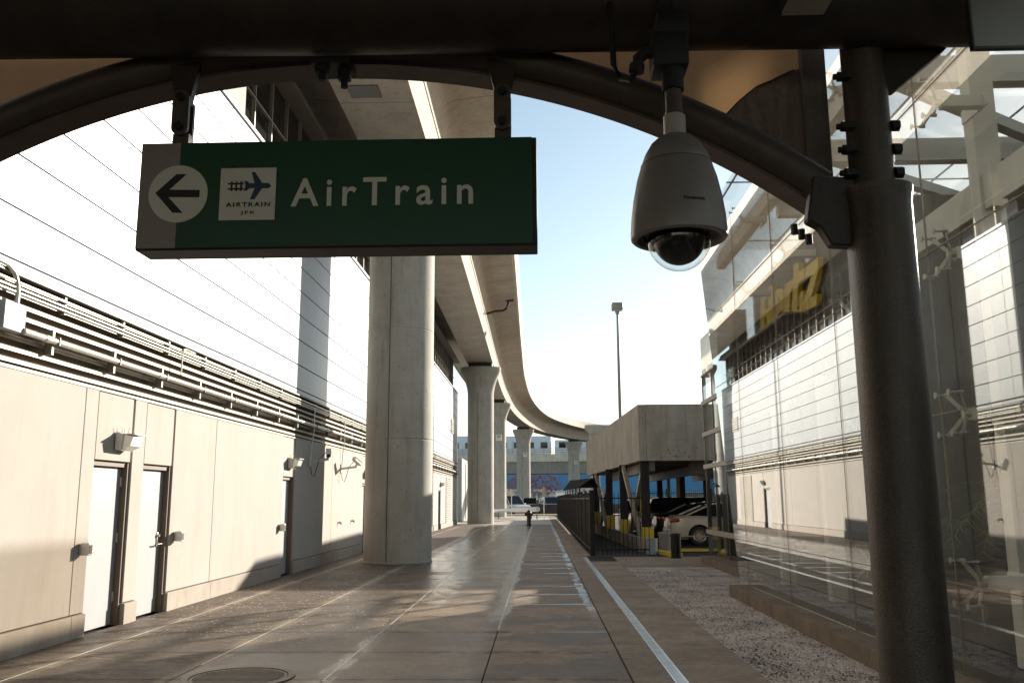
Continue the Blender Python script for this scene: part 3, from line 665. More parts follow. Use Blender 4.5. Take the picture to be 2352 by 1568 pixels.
# hoarding with a picture of a blossoming tree
mu = thing('mural_hoarding', (-4, 200, 0), 'blue hoarding with pink blossom tree and large letters behind the far viaduct', 'billboard')
bm = BM(); box(bm, -45, 75, 200, 200.4, 0, 7.6); obj('panel', bm, pm('mural_blue', (.09, .30, .55), .6, var=.08, scale=.15), mu)
bm = BM(); extr(bm, [(-10, 199.9, 0), (-10, 199.9, 3.0), (-8, 199.9, 4.0), (-4, 199.9, 3.7), (0, 199.9, 3.9), (4, 199.9, 3.4), (9, 199.9, 4.4), (14, 199.9, 3.6), (14, 199.9, 0)], (0, .08, 0)); obj('pale_cloud', bm, pm('mural_white', (.62, .64, .66), .6, var=.15, scale=.4), mu)
bm = BM(); rn = random.Random(3)
for k in range(900):
    a = rn.uniform(0, 6.28); q = rn.random() ** .5; x = -1.5 + q * 6.2 * math.cos(a) + rn.uniform(-.6, .6); z = 4.6 + q * 2.7 * math.sin(a) * (1 if math.sin(a) > 0 else .9)
    if z > 7.5 or z < .4: continue
    z0 = rn.uniform(.12, .3); extr(bm, [(x, 199.86, z), (x + z0, 199.86, z + z0 * .3), (x + z0 * .6, 199.86, z + z0), (x - z0 * .3, 199.86, z + z0 * .6)], (0, .03, 0))
obj('blossom', bm, pm('mural_pink', (.50, .22, .20), .7, var=.4, scale=1.5), mu)
bm = place_text(text_bm('me', 4.6, 1.5, .05, 1.0, .02), (-2.6, 199.8, 1.9), (1, 0, 0), (0, 0, 1)); obj('lettering', bm, pm('mural_grey', (.20, .20, .24), .6, var=.05), mu)
bm = BM()
for k in range(60):
    x = rn.uniform(5, 14); z = rn.uniform(.6, 3.4); z0 = rn.uniform(.2, .6); extr(bm, [(x, 199.84, z), (x + z0, 199.84, z), (x + z0, 199.84, z + z0), (x, 199.84, z + z0)], (0, .03, 0))
lpat = obj('leaf_pattern', bm, pm('mural_orange', (.55, .28, .08), .7, var=.5, scale=1.5), mu)
lw = BM(); box(lw, -1.3, 8.5, 95, 95.4, 0, 1.05, .02); single('low_wall', lw, pm('wall_dark', (.07, .055, .05), .9, var=.3, scale=3), 'low dark wall across the end of the walkway in front of parked cars', 'wall')
# ---- cars
def car(kind, L, W, Hh, paint, loc, rz, label, group=None, detail=True):
    t = thing('parked_car' if kind != 'van' else 'parked_van', (0, 0, 0), label, 'car' if kind != 'van' else 'van', group)
    hw = W / 2; wr = .33 if kind == 'sedan' else .37; wx = (L * .20, L * .795); gc = .2
    if kind == 'sedan':   # x from rear; (x, half width, belt height)
        ST = [(0, .80, .62), (.05, .9, .90), (.25, .97, 1.00), (.9, 1., 1.01), (2.2, 1., .96), (3.3, 1., .93), (L - .7, .97, .80), (L - .2, .9, .68), (L, .78, .5)]
        GH = [(.55, .80, .0), (1.35, .74, .82), (2.1, .72, 1.), (2.7, .72, .97), (3.55, .80, .0)]
    elif kind == 'suv':
        ST = [(0, .86, .7), (.05, .95, 1.05), (.3, 1., 1.1), (2.2, 1., 1.07), (3.3, 1., 1.05), (L - .5, .97, .98), (L - .1, .9, .85), (L, .8, .6)]
        GH = [(.1, .86, .0), (.35, .78, .9), (.9, .76, 1.), (2.5, .76, .97), (3.5, .84, .0)]
    else:
        ST = [(0, .93, .9), (.03, .98, 1.2), (.3, 1., 1.2), (3.0, 1., 1.2), (L - 1.0, 1., 1.15), (L - .2, .93, .98), (L, .82, .65)]
        GH = [(.02, .92, .95), (.1, .9, 1.), (L - 2.0, .88, 1.), (L - 1.75, .87, .93), (L - .85, .9, .0)]
    bm = BM(); rings = []
    for x, f, b_ in ST:
        h = hw * f; low = gc + (.12 if x in (0, L) else 0)
        half_ = [(0, low), (h * .86, low), (h * .97, low + .1), (h, low + (b_ - low) * .5), (h * .985, b_ - .09), (h * .93, b_ - .015), (h * .80, b_ + .005), (0, b_ + .02)]
        rings.append([bm.verts.new((x, yy, zz)) for yy, zz in half_] + [bm.verts.new((x, -yy, zz)) for yy, zz in half_[-2:0:-1]])
    for a, b_ in zip(rings, rings[1:]):
        m = len(a)
        for k in range(m): bm.faces.new((a[k], a[(k + 1) % m], b_[(k + 1) % m], b_[k]))
    bm.faces.new(rings[0][::-1]); bm.faces.new(rings[-1]); bmesh.ops.recalc_face_normals(bm, faces=bm.faces)
    for f in bm.faces: f.smooth = True
    body = obj('body', bm, paint, t)
    cb = BM()
    for x in wx: cyl(cb, (x, -hw * 1.2, wr), (x, hw * 1.2, wr), wr * 1.16, n=32)
    cut = obj('cut', cb, darkp)
    md = body.modifiers.new('b', 'BOOLEAN'); md.operation = 'DIFFERENCE'; md.object = cut; md.solver = 'EXACT'
    bpy.context.view_layer.update(); dg = bpy.context.evaluated_depsgraph_get(); me = bpy.data.meshes.new_from_object(body.evaluated_get(dg))
    body.modifiers.clear(); body.data = me; bpy.data.objects.remove(cut)
    bmx = BM(); bmx.from_mesh(me); sm(bmx, 28); bmx.to_mesh(me); bmx.free()
    bm = BM(); box(bm, .25, L - .3, -hw * .8, hw * .8, gc + .05, .62); obj('underbody', bm, blackm, t)
    def bz(x):
        for p, q in zip(ST, ST[1:]):
            if p[0] <= x <= q[0]: return p[2] + (q[2] - p[2]) * (x - p[0]) / (q[0] - p[0])
        return 1.
    gl = BM(); rf = BM(); rg = []
    for x, f, q in GH:
        b_ = bz(x) - .01; tp = b_ + (Hh - b_) * q
        rg.append(((x, hw * .90, b_), (x, hw * f if q > 0 else hw * .88, tp), (x, -(hw * f if q > 0 else hw * .88), tp), (x, -hw * .90, b_)))
    V = [[gl.verts.new(p) for p in g] for g in rg]
    for a, b_ in zip(V, V[1:]):
        for k in range(3): 
            try: gl.faces.new((a[k], a[k + 1], b_[k + 1], b_[k]))
            except ValueError: pass
    bmesh.ops.remove_doubles(gl, verts=gl.verts, dist=.001)
    obj('windows', gl, carglass if kind != 'van' else paint, t)
    hi = [g for g, (x, f, q) in zip(rg, GH) if q > .5]
    RV = [[rf.verts.new(Vector(g[1]) + Vector((0, .015, -.05))), rf.verts.new(Vector(g[1]) + Vector((0, -.04, .012))), rf.verts.new(Vector(((g[1][0]), 0, g[1][2] + .035))), rf.verts.new(Vector(g[2]) + Vector((0, .04, .012))), rf.verts.new(Vector(g[2]) + Vector((0, -.015, -.05)))] for g in hi]
    for a, b_ in zip(RV, RV[1:]):
        for k in range(4): rf.faces.new((a[k], a[k + 1], b_[k + 1], b_[k]))
    obj('roof', rf, paint, t, True)
    pl = BM()
    for sg in (1, -1):
        ix = 1 if sg > 0 else 2
        for a, b_ in zip(rg, rg[1:]):
            pa, pb_ = Vector(a[ix]), Vector(b_[ix]); 
            if (a is rg[0]) or (b_ is rg[-1]): bar(pl, pa + Vector((0, sg * .006, 0)), pb_ + Vector((0, sg * .006, 0)), .05, .05)
        xm = L * .47; bar(pl, (xm, sg * hw * .905, bz(xm)), (xm - .03, sg * hw * .735, Hh - .03), .06, .04)
    obj('pillars', pl, paint, t)
    for x in wx:
        for sg in (1, -1):
            wbm = BM(); lathe(wbm, [(wr * .66, -.09), (wr * .95, -.10), (wr, -.06), (wr, .06), (wr * .95, .10), (wr * .66, .10), (wr * .60, .04), (wr * .6, -.09)], (0, 0, 0), 36)
            Mx = Matrix.Translation((x, sg * (hw - .13), wr)) @ Matrix.Rotation(-sg * math.pi / 2, 4, 'X'); bmesh.ops.transform(wbm, matrix=Mx, verts=wbm.verts)
            wo = obj('wheel', wbm, blackm, t, True)
            rb = BM(); n_ = 14
            lathe(rb, [(wr * .68, .10), (wr * .66, .112), (wr * .60, .10), (wr * .60, .02)], (0, 0, 0), 36); lathe(rb, [(0, .10), (wr * .13, .10), (wr * .15, .04)], (0, 0, 0), 20)
            for k in range(n_):
                a = 2 * math.pi * k / n_; c_, s_ = math.cos(a), math.sin(a); bar(rb, (c_ * wr * .1, s_ * wr * .1, .085), (c_ * wr * .63, s_ * wr * .63, .09), .012, .032, up=(-s_, c_, 0))
            bmesh.ops.transform(rb, matrix=Mx, verts=rb.verts); obj('rim', rb, silver, wo, True)
            db = BM(); cyl(db, (0, 0, -.05), (0, 0, .0), wr * .6, n=24); bmesh.ops.transform(db, matrix=Mx, verts=db.verts); obj('brake_disc', db, strut, wo)
    red = pm('tail_lamp', (.35, .012, .010), .15, var=.05, coat=.8); clr = pm('head_lamp', (.75, .75, .72), .1, var=.03, coat=.8)
    for sg in (1, -1):
        b1 = BM()
        zt = .80 if kind == 'sedan' else .95
        if kind == 'van': box(b1, -.012, .04, sg * hw * .86 - .06, sg * hw * .86 + .06, .95, 1.45, .01)
        else: box(b1, -.005, .34, sg * hw * .86 - .11, sg * hw * .925 + .035, zt - .02, zt + .13, .03)
        obj('tail_light', b1, red, t, True)
        b1 = BM(); zz = ST[-2][2]; box(b1, L - .42, L - .03, sg * hw * .80 - .12, sg * hw * .86 + .03, zz - .14, zz - .0, .03); obj('headlight', b1, clr, t, True)
        b1 = BM(); xx = L * .655; box(b1, xx - .07, xx + .07, sg * (hw + .0), sg * (hw + .17), bz(xx) + .0, bz(xx) + .13, .03); obj('mirror', b1, paint, t, True)
    if detail:
        b1 = BM(); box(b1, -.04, .10, -hw * .80, hw * .80, .36, .56, .03); box(b1, L - .12, L + .03, -hw * .78, hw * .78, .32, .5, .03); obj('bumper', b1, paint, t, True)
        b1 = BM(); box(b1, -.05, -.038, -.26, .26, .66 if kind != 'sedan' else .40, .78 if kind != 'sedan' else .52); obj('licence_plate', b1, signwhite, t)
        b1 = BM()
        for sg in (1, -1):
            for xx in (L * .38, L * .60): box(b1, xx, xx + .17, sg * (hw * .985), sg * (hw * .985 + .03), .84, .87)
            box(b1, .5, L - .6, sg * hw * .985, sg * (hw + .012), .30, .335)
        obj('trim', b1, silver, t)
    t.location = loc; t.rotation_euler = (0, 0, rz); return t
def paintm(name, c, metal=.5): return pm(name, c, .28, metal=metal, var=.03, coat=.6)
champ = paintm('paint_champagne', (.66, .57, .47), .25); pblack = paintm('paint_black', (.012, .012, .014)); pchar = paintm('paint_charcoal', (.03, .03, .034)); psil = paintm('paint_silver', (.45, .44, .43)); pwhite = paintm('paint_white', (.72, .72, .72), 0); pgrey = paintm('paint_grey', (.10, .10, .115)); pred = paintm('paint_maroon', (.09, .02, .02))
GL = 'cars parked under the deck'
car('sedan', 4.95, 1.86, 1.42, champ, (4.42, 31.75, 0), 0, 'champagne sedan with a multi spoke wheel parked under the deck beside the glass wall', GL)
car('sedan', 4.85, 1.84, 1.45, pblack, (4.35, 34.7, 0), 0, 'black sedan just behind the champagne one', GL)
car('suv', 4.7, 1.88, 1.62, pchar, (4.25, 37.6, 0), 0, 'charcoal hatchback in the middle of the row under the deck', GL)
car('sedan', 4.8, 1.84, 1.42, psil, (4.0, 40.6, 0), 0, 'silver sedan seen between the crossed braces', GL)
car('suv', 4.7, 1.88, 1.65, pblack, (3.9, 43.6, 0), 0, 'black hatchback farthest back in the row under the deck', GL)
car('van', 5.3, 1.95, 1.95, pgrey, (9.3, 60.2, 0), 0, 'grey van with a pale roof at the back of the parking area', None)
GS = 'vehicles on the far street'
car('suv', 4.8, 1.95, 1.75, psil, (-.9, 112, 0.01), R(-96), 'silver car on the far street just right of the fourth pier', GS, False)
car('suv', 4.9, 2.0, 1.85, pwhite, (.9, 112, 0.01), R(-80), 'white car on the far street behind the slim sign post', GS, False)
car('van', 5.6, 2.05, 2.35, pwhite, (2.9, 114.5, 0.01), R(-75), 'white van on the far street beside the dark fence end', GS, False)
car('suv', 5.0, 2.05, 1.95, pwhite, (-4.15, 98, 0.01), R(-60), 'white truck nose showing between third and fourth piers', GS, False)
car('suv', 4.8, 1.95, 1.7, psil, (-9.0, 99, 0.01), R(-95), 'silver car glimpsed left of the second pier', GS, False)
# ---- barrier, hydrant, posts
bm = BM(); cyl(bm, (-4.2, 78, .62), (-.15, 72.5, .80), .13, .20, n=16); 
t = thing('gate_barrier', (-.2, 72.5, 0), 'white horizontal gate barrier lying low across the walkway end', 'barrier'); obj('boom', bm, pwhite, t, True)
bm = BM(); box(bm, -.75, -.65, 73.1, 73.3, 0, .62); box(bm, -.3, -.2, 72.5, 72.7, 0, .62); box(bm, -3.6, -3.5, 77.0, 77.2, 0, .55); obj('leg', bm, strut, t)
hy = thing('fire_hydrant', (-.69, 55.5, 0), 'dark fire hydrant standing alone in the middle of the walkway', 'fire hydrant')
X0, Y0 = -.69, 55.5; iron = pm('hydrant_paint', (.035, .028, .02), .5, var=.3, scale=12)
bm = BM(); lathe(bm, [(.19, 0), (.19, .05), (.13, .06), (.12, .12), (.125, .55), (.17, .56), (.17, .60), (.135, .61), (.135, .70), (.165, .71), (.16, .75)], (X0, Y0, 0), 24); obj('barrel', bm, iron, hy, True)
bm = BM(); lathe(bm, [(.165, .75), (.15, .82), (.10, .88), (.04, .91), (.035, .97), (0, .97)], (X0, Y0, 0), 24); obj('bonnet', bm, iron, hy, True)
for sg in (1, -1): bm = BM(); cyl(bm, (X0 + sg * .1, Y0, .66), (X0 + sg * .23, Y0, .66), .06, n=16); cyl(bm, (X0 + sg * .21, Y0, .66), (X0 + sg * .25, Y0, .66), .075, n=8); obj('nozzle', bm, iron, hy, True)
bm = BM(); cyl(bm, (X0, Y0 - .1, .62), (X0, Y0 - .24, .62), .085, n=16); obj('pumper_nozzle', bm, iron, hy, True)
t = thing('sign_post', (.33, 73.5, 0), 'slim pole with a narrow sign near the end of the walkway', 'sign post')
bm = BM(); cyl(bm, (.33, 73.5, 0), (.33, 73.5, 2.6), .035, n=10); obj('pole', bm, galv, t, True)
bm = BM(); box(bm, .18, .48, 73.44, 73.46, 1.75, 2.55); obj('sign_plate', bm, pm('plate_beige', (.45, .38, .28), .6), t)
t = thing('sign_post', (-2.65, 84, 0), 'slim pole standing between the third and fourth piers', 'sign post')
bm = BM(); cyl(bm, (-2.65, 84, 0), (-2.65, 84, 2.5), .035, n=10); obj('pole', bm, galv, t, True)
bm = BM(); box(bm, -2.8, -2.5, 83.93, 83.96, 1.9, 2.5); obj('sign_plate', bm, MC['plate_beige'], t)
# ---- lamp
lp = thing('street_lamp', (5.5, 60, 0), 'very tall slender street lamp with a drum head above the parking deck', 'street lamp')
bm = BM(); cyl(bm, (5.5, 60, 0), (5.5, 60, 14.2), .15, .08, n=16); obj('pole', bm, strut, lp, True)
bm = BM(); lathe(bm, [(.10, 14.1), (.14, 14.2), (.14, 14.3)], (5.5, 60, 0), 16); box(bm, 5.12, 5.88, 59.7, 60.4, 14.42, 14.92, .07); box(bm, 5.35, 5.65, 59.85, 60.2, 14.25, 14.44, .02); obj('head', bm, strut, lp, True)
bm = BM(); box(bm, 5.2, 5.8, 59.78, 60.3, 14.40, 14.425); obj('lens', bm, lens, lp)
# ------------------------------------------------------------------ parking deck
pd = thing('parking_deck', (3.2, 28.5, 0), 'low parking deck with a heavy weathered concrete parapet on black steel posts', 'parking structure')
A = (3.2, 28.5); B = (2.5, 47.0)
def wallseg(bm, a, b_, z0, z1, th, bev=0):
    d = Vector((b_[0] - a[0], b_[1] - a[1])).normalized(); nx = Vector((d.y, -d.x)) * th
    vs = [(a[0], a[1]), (b_[0], b_[1]), (b_[0] + nx.x, b_[1] + nx.y), (a[0] + nx.x, a[1] + nx.y)]
    extr(bm, [(x, y, z0) for x, y in vs], (0, 0, z1 - z0)); return bm
pcon = pm('parapet_weathered', (0.33, 0.30, 0.255), 0.9, var=.22, scale=1.3, bump=.35, bscale=30, stain=(0.16, 0.125, 0.095), stain_amt=.7)
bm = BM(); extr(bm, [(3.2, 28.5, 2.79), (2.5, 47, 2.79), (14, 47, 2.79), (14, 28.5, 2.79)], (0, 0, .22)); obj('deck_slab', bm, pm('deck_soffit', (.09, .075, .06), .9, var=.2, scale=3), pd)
bm = BM(); wallseg(bm, (3.18, 28.48), (2.48, 47.0), 2.77, 4.56, .24); obj('side_parapet', bm, pcon, pd)
bm = BM(); box(bm, 3.425, 14, 28.46, 28.72, 2.77, 4.562); obj('front_parapet', bm, pcon, pd, label='front parapet in shade with chipped dark patches')
bm = BM(); rn = random.Random(5)
for k in range(34):
    x = 4.55 + rn.gauss(0, .38); z = 2.84 + abs(rn.gauss(0, .22)); q = rn.uniform(.006, .028)
    pts = [(x + q * rn.uniform(.6, 1.6) * math.cos(a * .9), 28.455, z + q * rn.uniform(.6, 1.4) * math.sin(a * .9)) for a in range(7)]; extr(bm, pts, (0, .006, 0))
obj('spalled_patch', bm, pm('spall', (.12, .09, .07), .95, var=.3), pd)
bm = BM()
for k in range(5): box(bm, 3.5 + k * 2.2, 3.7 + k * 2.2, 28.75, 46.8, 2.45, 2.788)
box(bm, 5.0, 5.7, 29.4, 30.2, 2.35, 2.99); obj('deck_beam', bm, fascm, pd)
for x, y in ((3.38, 28.85), (3.02, 32.4), (2.86, 37.0), (2.7, 43.0), (7.2, 45.5), (8.4, 45.5), (6.2, 46.5), (9.8, 40)):
    bm = BM(); box(bm, x - .13, x + .13, y - .13, y - .10, 0, 2.78); box(bm, x - .13, x + .13, y + .10, y + .13, 0, 2.78); box(bm, x - .02, x + .02, y - .10, y + .10, 0, 2.78); box(bm, x - .2, x + .2, y - .2, y + .2, 0, .03); obj('post', bm, fencem, pd)
brg = (pm('brace_grey', (.30, .26, .2), .55, metal=.2, var=.2, scale=8))
for (a, b_) in (((3.25, 29.0), (3.02, 32.3)), ((2.8, 37.4), (2.68, 42.6))):
    obj('cross_brace', bar(BM(), (a[0], a[1], .15), (b_[0], b_[1], 2.7), .13, .13), brg, pd); obj('cross_brace', bar(BM(), (a[0] + .14, a[1], 2.7), (b_[0] + .14, b_[1], .15), .13, .13), brg, pd)
for x, y in ((6.3, 44), (6.75, 44)): obj('pipe_post', bar(BM(), (x, y, 0), (x, y, 2.7), .14, .14), brg, pd)
obj('stay', bar(BM(), (5.5, 44, .1), (6.3, 44, 1.9), .06, .06), brg, pd)
bm = BM(); wallseg(bm, (3.0, 27.6), (2.45, 48), 0, .42, .12); wb_ = single('curb_wall', bm, concd, 'knee high grey wall under the deck edge behind the fence', 'wall')
def guard(x, y, label, rr=.2, h=.95):
    bm = BM(); extr(bm, [(x - rr, y - rr, 0), (x + rr, y - rr, 0), (x + rr, y - rr + .05, 0), (x - rr, y - rr + .05, 0)], (0, 0, h)); box(bm, x - rr, x - rr + .05, y - rr + .05, y + rr, 0, h); box(bm, x + rr - .05, x + rr, y - rr + .05, y + rr, 0, h, 0)
    single('post_guard', bm, yelpaint, label, 'post guard', 'yellow guards round the deck posts')
guard(3.38, 28.5, 'yellow post guard at the front corner post of the deck', .17, .70)
guard(3.02, 32.3, 'yellow post guard at the second deck post', .16, .86)
guard(2.86, 36.9, 'yellow post guard at the third deck post', .17, .92)
guard(2.7, 42.8, 'small yellow post guard farthest back along the deck', .18, .98)
bm = BM(); bar(bm, (3.86, 33.5, .4), (3.70, 33.5, 2.2), .12, .12); single('yellow_pole', bm, yelpaint, 'tall yellow pole under the deck behind the front brace', 'pole')
t = thing('planter_tub', (3.22, 26.4, 0), 'blue grey galvanised tub at the fence end', 'tub'); bm = BM(); lathe(bm, [(0, 0), (.17, 0), (.185, .42), (.195, .425), (.195, .445), (.175, .44), (.16, .03)], (3.22, 26.4, 0), 28); obj('tub', bm, pm('tub_metal', (.36, .38, .42), .5, metal=.2, var=.15), t, True)
bm = BM(); lathe(bm, [(0, .40), (.178, .40)], (3.22, 26.4, 0), 28); obj('fill', bm, MC['soil'], t)
t = thing('trash_can', (3.72, 27.2, 0), 'grey plastic trash can between the tub and the black bollard', 'trash can'); bm = BM(); lathe(bm, [(0, 0), (.155, 0), (.185, .50), (.20, .505), (.20, .54), (.18, .54), (.165, .05)], (3.72, 27.2, 0), 28)
obj('bin', bm, pm('bin_plastic', (.26, .23, .20), .55, var=.1), t, True); bm = BM(); lathe(bm, [(.205, .535), (.205, .57), (.12, .60), (0, .605)], (3.72, 27.2, 0), 28); obj('lid', bm, MC['bin_plastic'], t, True)
bm = BM(); lathe(bm, [(0, 0), (.15, 0), (.15, .03), (.135, .04), (.135, .56), (.145, .57), (.145, .62), (.12, .65), (0, .66)], (3.66, 24.6, 0), 28); single('bollard', bm, fencem, 'short black bollard in front of the champagne sedan', 'bollard', smooth=True)
bm = BM(); extr(bm, [(3.3, 27.0, .0), (3.5, 27.0, .0), (3.92, 25.1, .0), (3.62, 25.1, .0)], (0, 0, .10)); single('wheel_stop', bm, yelpaint, 'yellow painted curb running back from the bollard', 'curb')
bm = BM(); extr(bm, [(4.0, 27.6, .0), (9, 27.6, .0), (9, 29.2, .0), (4.0, 29.2, .0)], (0, 0, .006))
o = struct('road_marking', bm, yelpaint)
# ---- fences
def fence(a, b_, label, h=1.72, step=.115, bar_r=.011, posts=2.4):
    a, b_ = Vector((*a, 0)), Vector((*b_, 0)); d = (b_ - a); Ln = d.length; d.normalize()
    t = thing('metal_fence', tuple(a), label, 'fence')
    bm = BM(); n = int(Ln / step)
    for k in range(n + 1):
        p = a + d * (k * Ln / n); cyl(bm, p + Vector((0, 0, .02)), p + Vector((0, 0, h)), bar_r, n=6); cyl(bm, p + Vector((0, 0, h)), p + Vector((0, 0, h + .05)), bar_r, .001, n=6)
    obj('pickets', bm, fencem, t)
    bm = BM()
    for z in (.16, h - .12): bar(bm, a + Vector((0, 0, z)), b_ + Vector((0, 0, z)), .03, .035)
    obj('rail', bm, fencem, t)
    k = 0
    while k * posts < Ln + .1:
        p = a + d * min(k * posts, Ln); bm = BM(); box(bm, p.x - .035, p.x + .035, p.y - .035, p.y + .035, 0, h + .08); box(bm, p.x - .045, p.x + .045, p.y - .045, p.y + .045, h + .08, h + .11); obj('post', bm, fencem, t); k += 1
    return t
fence((1.45, 25.75), (1.42, 74), 'long black picket fence running away along the right edge of the walkway', posts=2.7)
fence((1.52, 25.75), (3.1, 25.85), 'short black picket fence facing the camera before the deck', posts=3)
fence((4.5, 49), (13, 49), 'black picket fence at the back of the covered parking', 2.0)
sh = thing('bin_shelter', (2.0, 50, 0), 'dark lean to roof rising just behind the long fence', 'shelter')
bm = BM(); extr(bm, [(1.55, 60, 2.12), (1.62, 36, 2.02), (2.12, 36, 2.35), (2.05, 60, 2.75)], (0, 0, .06)); extr(bm, [(2.05, 60, 2.75), (2.12, 36, 2.35), (2.35, 36, 2.02), (2.4, 60, 2.3)], (0, 0, .06)); obj('roof', bm, roofdk, sh)
bm = BM()
for y in range(37, 60, 4): box(bm, 1.62, 1.68, y, y + .06, 0, 2.05)
obj('post', bm, fencem, sh)
bm = BM(); box(bm, 1.50, 1.52, 26.4, 72, .1, 1.66); obj('screen', bm, pm('screen', (.035, .027, .022), .7, var=.3, scale=5), sh)
# ------------------------------------------------------------------ glass building on the right
gb = thing('glass_building', (3.4, 10, 0), 'glass fronted lobby building with beige steel frame and dark fascia on the right', 'building')
YS = [-7.33, -4.85, -2.37, .11, 2.59, 5.07, 7.55, 10.03, 12.51, 14.99]
ZS = [.17, .89, 2.27, 3.66, 5.06, 6.45]
def far_edge(z): return 15.62 + (18.0 - 15.62) * (z - .17) / (6.45 - .17) 
for i in range(len(YS)):
    for j in range(5):
        z0, z1 = ZS[j] + .005, ZS[j + 1] - .005; y0 = YS[i] + .005
        if i < len(YS) - 1:
            bm = BM(); box(bm, 3.39, 3.402, y0, YS[i + 1] - .005, z0, z1)
        else:
            bm = BM(); extr(bm, [(3.39, y0, z0), (3.39, far_edge(z0), z0), (3.39, far_edge(z1), z1), (3.39, y0, z1)], (.012, 0, 0))
        obj('glass_pane', bm, tint, gb)
jm = pm('silicone', (.20, .15, .10), .6, var=.1)
bm = BM()
for z in ZS[1:5]: box(bm, 3.388, 3.404, -7.3, far_edge(z), z - .0045, z + .0045)
for y_ in YS: box(bm, 3.3885, 3.4035, y_ - .0045, y_ + .0045, .17, 6.45)
obj('glass_joint', bm, jm, gb)
# spider fittings
spb = BM()
for sy in (-1, 1):
    for sz in (-1, 1):
        p = Vector((.10, sy * .12, sz * .17)); bar(spb, (.20, 0, 0), p + Vector((0, 0, 0)), .02, .032)
        cyl(spb, (.085, sy * .12, sz * .17), (.02, sy * .12, sz * .17), .010, n=10); cyl(spb, (.016, sy * .12, sz * .17), (.006, sy * .12, sz * .17), .027, n=18)
        cyl(spb, (.085, sy * .12, sz * .17), (.13, sy * .12, sz * .17), .017, n=8)
cyl(spb, (.17, 0, 0), (.24, 0, 0), .035, n=16)
spg = pm('fitting_metal', (.42, .38, .31), .35, metal=.6, var=.08)
arm = BM(); box(arm, .23, .585, -.05, .05, -.055, .055, .008); box(arm, .585, .605, -.10, .36, -.06, .06)
first = None
for i, y_ in enumerate(YS[2:]):
    for z in ZS[1:5] + [6.38]:
        if first is None:
            first = link(bpy.data.objects.new('spider_fitting', bpy.data.meshes.new('spider_fitting'))); bmesh.ops.recalc_face_normals(spb, faces=spb.faces); sm(spb); spb.to_mesh(first.data); first.data.materials.append(spg)
            armo = link(bpy.data.objects.new('support_arm', bpy.data.meshes.new('support_arm'))); arm.to_mesh(armo.data); armo.data.materials.append(beige); armo.parent = first
            o = first
        else:
            o = first.copy(); sc.collection.objects.link(o); a2 = armo.copy(); sc.collection.objects.link(a2); a2.parent = o
        o.parent = gb; o.location = (3.40 - 3.4, y_ - 10, z)
# steel frame
def S(name, *a, m=beige):
    bm = BM(); box(bm, *a, .006); return obj(name, bm, m, gb)
for y_ in YS[2:]:
    S('steel_post', 4.0, 4.22, y_ + .19, y_ + .37, .17, 6.62 if y_ < 11 else 3.3)
    if abs(y_ - 12.51) < .1:
        S('cross_beam', 4.22, 7.86, y_ - .10, y_ + .10, 6.42, 6.76); S('cross_beam', 8.24, 13, y_ - .10, y_ + .10, 6.42, 6.76)
    else: S('cross_beam', 4.22, 13, y_ - .10, y_ + .10, 6.42, 6.76)
    S('rear_post', 11.8, 12.0, y_ - .1, y_ + .1, .17, 6.42)
S('rail_beam', 4.02, 4.20, -7, 19.4, 6.63, 6.93); 
for a, b_ in zip(YS[2:7], YS[3:8]):
    S('rail_beam', 4.03, 4.19, a + .092, b_ - .092, 4.12, 4.44)
bm = BM()
for k, (a, b_) in enumerate(zip(YS[2:], YS[3:])):
    bar(bm, (4.3, a + .1, 6.58), (7.6, b_ - .1, 6.58), .16, .16); bar(bm, (8.5, a + .1, 6.58), (12, b_ - .1, 6.58), .16, .16)
    bar(bm, (12.0, a + .1, 6.3), (12.0, b_ - .1, 3.6), .16, .16)
obj('diagonal_brace', bm, beige, gb)
S('ridge_beam', 8.05, 8.3, -7, 19.4, 6.78, 7.08)
bm = BM(); box(bm, 3.4, 13, -7.3, 19.6, 7.12, 7.135); obj('roof_glass', bm, glassmat('roof_pane', (.97, .98, .975), .9, .012), gb)
bm = BM()
for k in range(8): box(bm, 3.4, 13, -7 + k * 3.7, -6.98 + k * 3.7, 7.136, 7.16)
for k in range(6): box(bm, 3.5 + k * 1.8, 3.53 + k * 1.8, -7, 19.6, 7.161, 7.18)
obj('roof_glazing_bar', bm, jm, gb)
# kerb, floor
kb = pm('kerb_concrete', (.17, .125, .085), .9, var=.25, scale=3, bump=.3, stain=(.08, .055, .035), stain_amt=.6)
bm = BM(); y = -7.3
while y < 15.1: box(bm, 3.12, 3.45, y + .003, min(y + 2.48, 15.25) - .003, -.05, .17, .008); y += 2.48
box(bm, 4.02, 4.5, 15.26, 22.9, -.05, .17, .008); box(bm, 3.45, 4.5, 15.05, 15.26, -.05, .165); obj('kerb', bm, kb, gb)
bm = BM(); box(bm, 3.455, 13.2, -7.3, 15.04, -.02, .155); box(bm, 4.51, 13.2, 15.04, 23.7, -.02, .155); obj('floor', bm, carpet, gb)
# dark core with the lettered fascia
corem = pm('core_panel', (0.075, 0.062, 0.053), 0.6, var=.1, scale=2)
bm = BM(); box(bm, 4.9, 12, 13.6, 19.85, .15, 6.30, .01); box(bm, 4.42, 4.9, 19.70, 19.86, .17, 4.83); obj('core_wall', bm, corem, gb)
bm = BM()
for k in range(5): box(bm, 4.885, 4.898, 13.6 + k * 1.54, 13.61 + k * 1.54, 2.4, 6.28)
box(bm, 4.885, 4.898, 13.6, 19.75, 4.62, 4.64); obj('panel_seam', bm, blackm, gb)
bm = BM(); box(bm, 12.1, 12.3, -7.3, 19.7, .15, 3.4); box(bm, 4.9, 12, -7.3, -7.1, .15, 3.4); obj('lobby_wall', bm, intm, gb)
bm = BM(); box(bm, 6.6, 12.1, -7.1, 13.5, 3.1, 3.4); obj('mezzanine', bm, intl, gb)
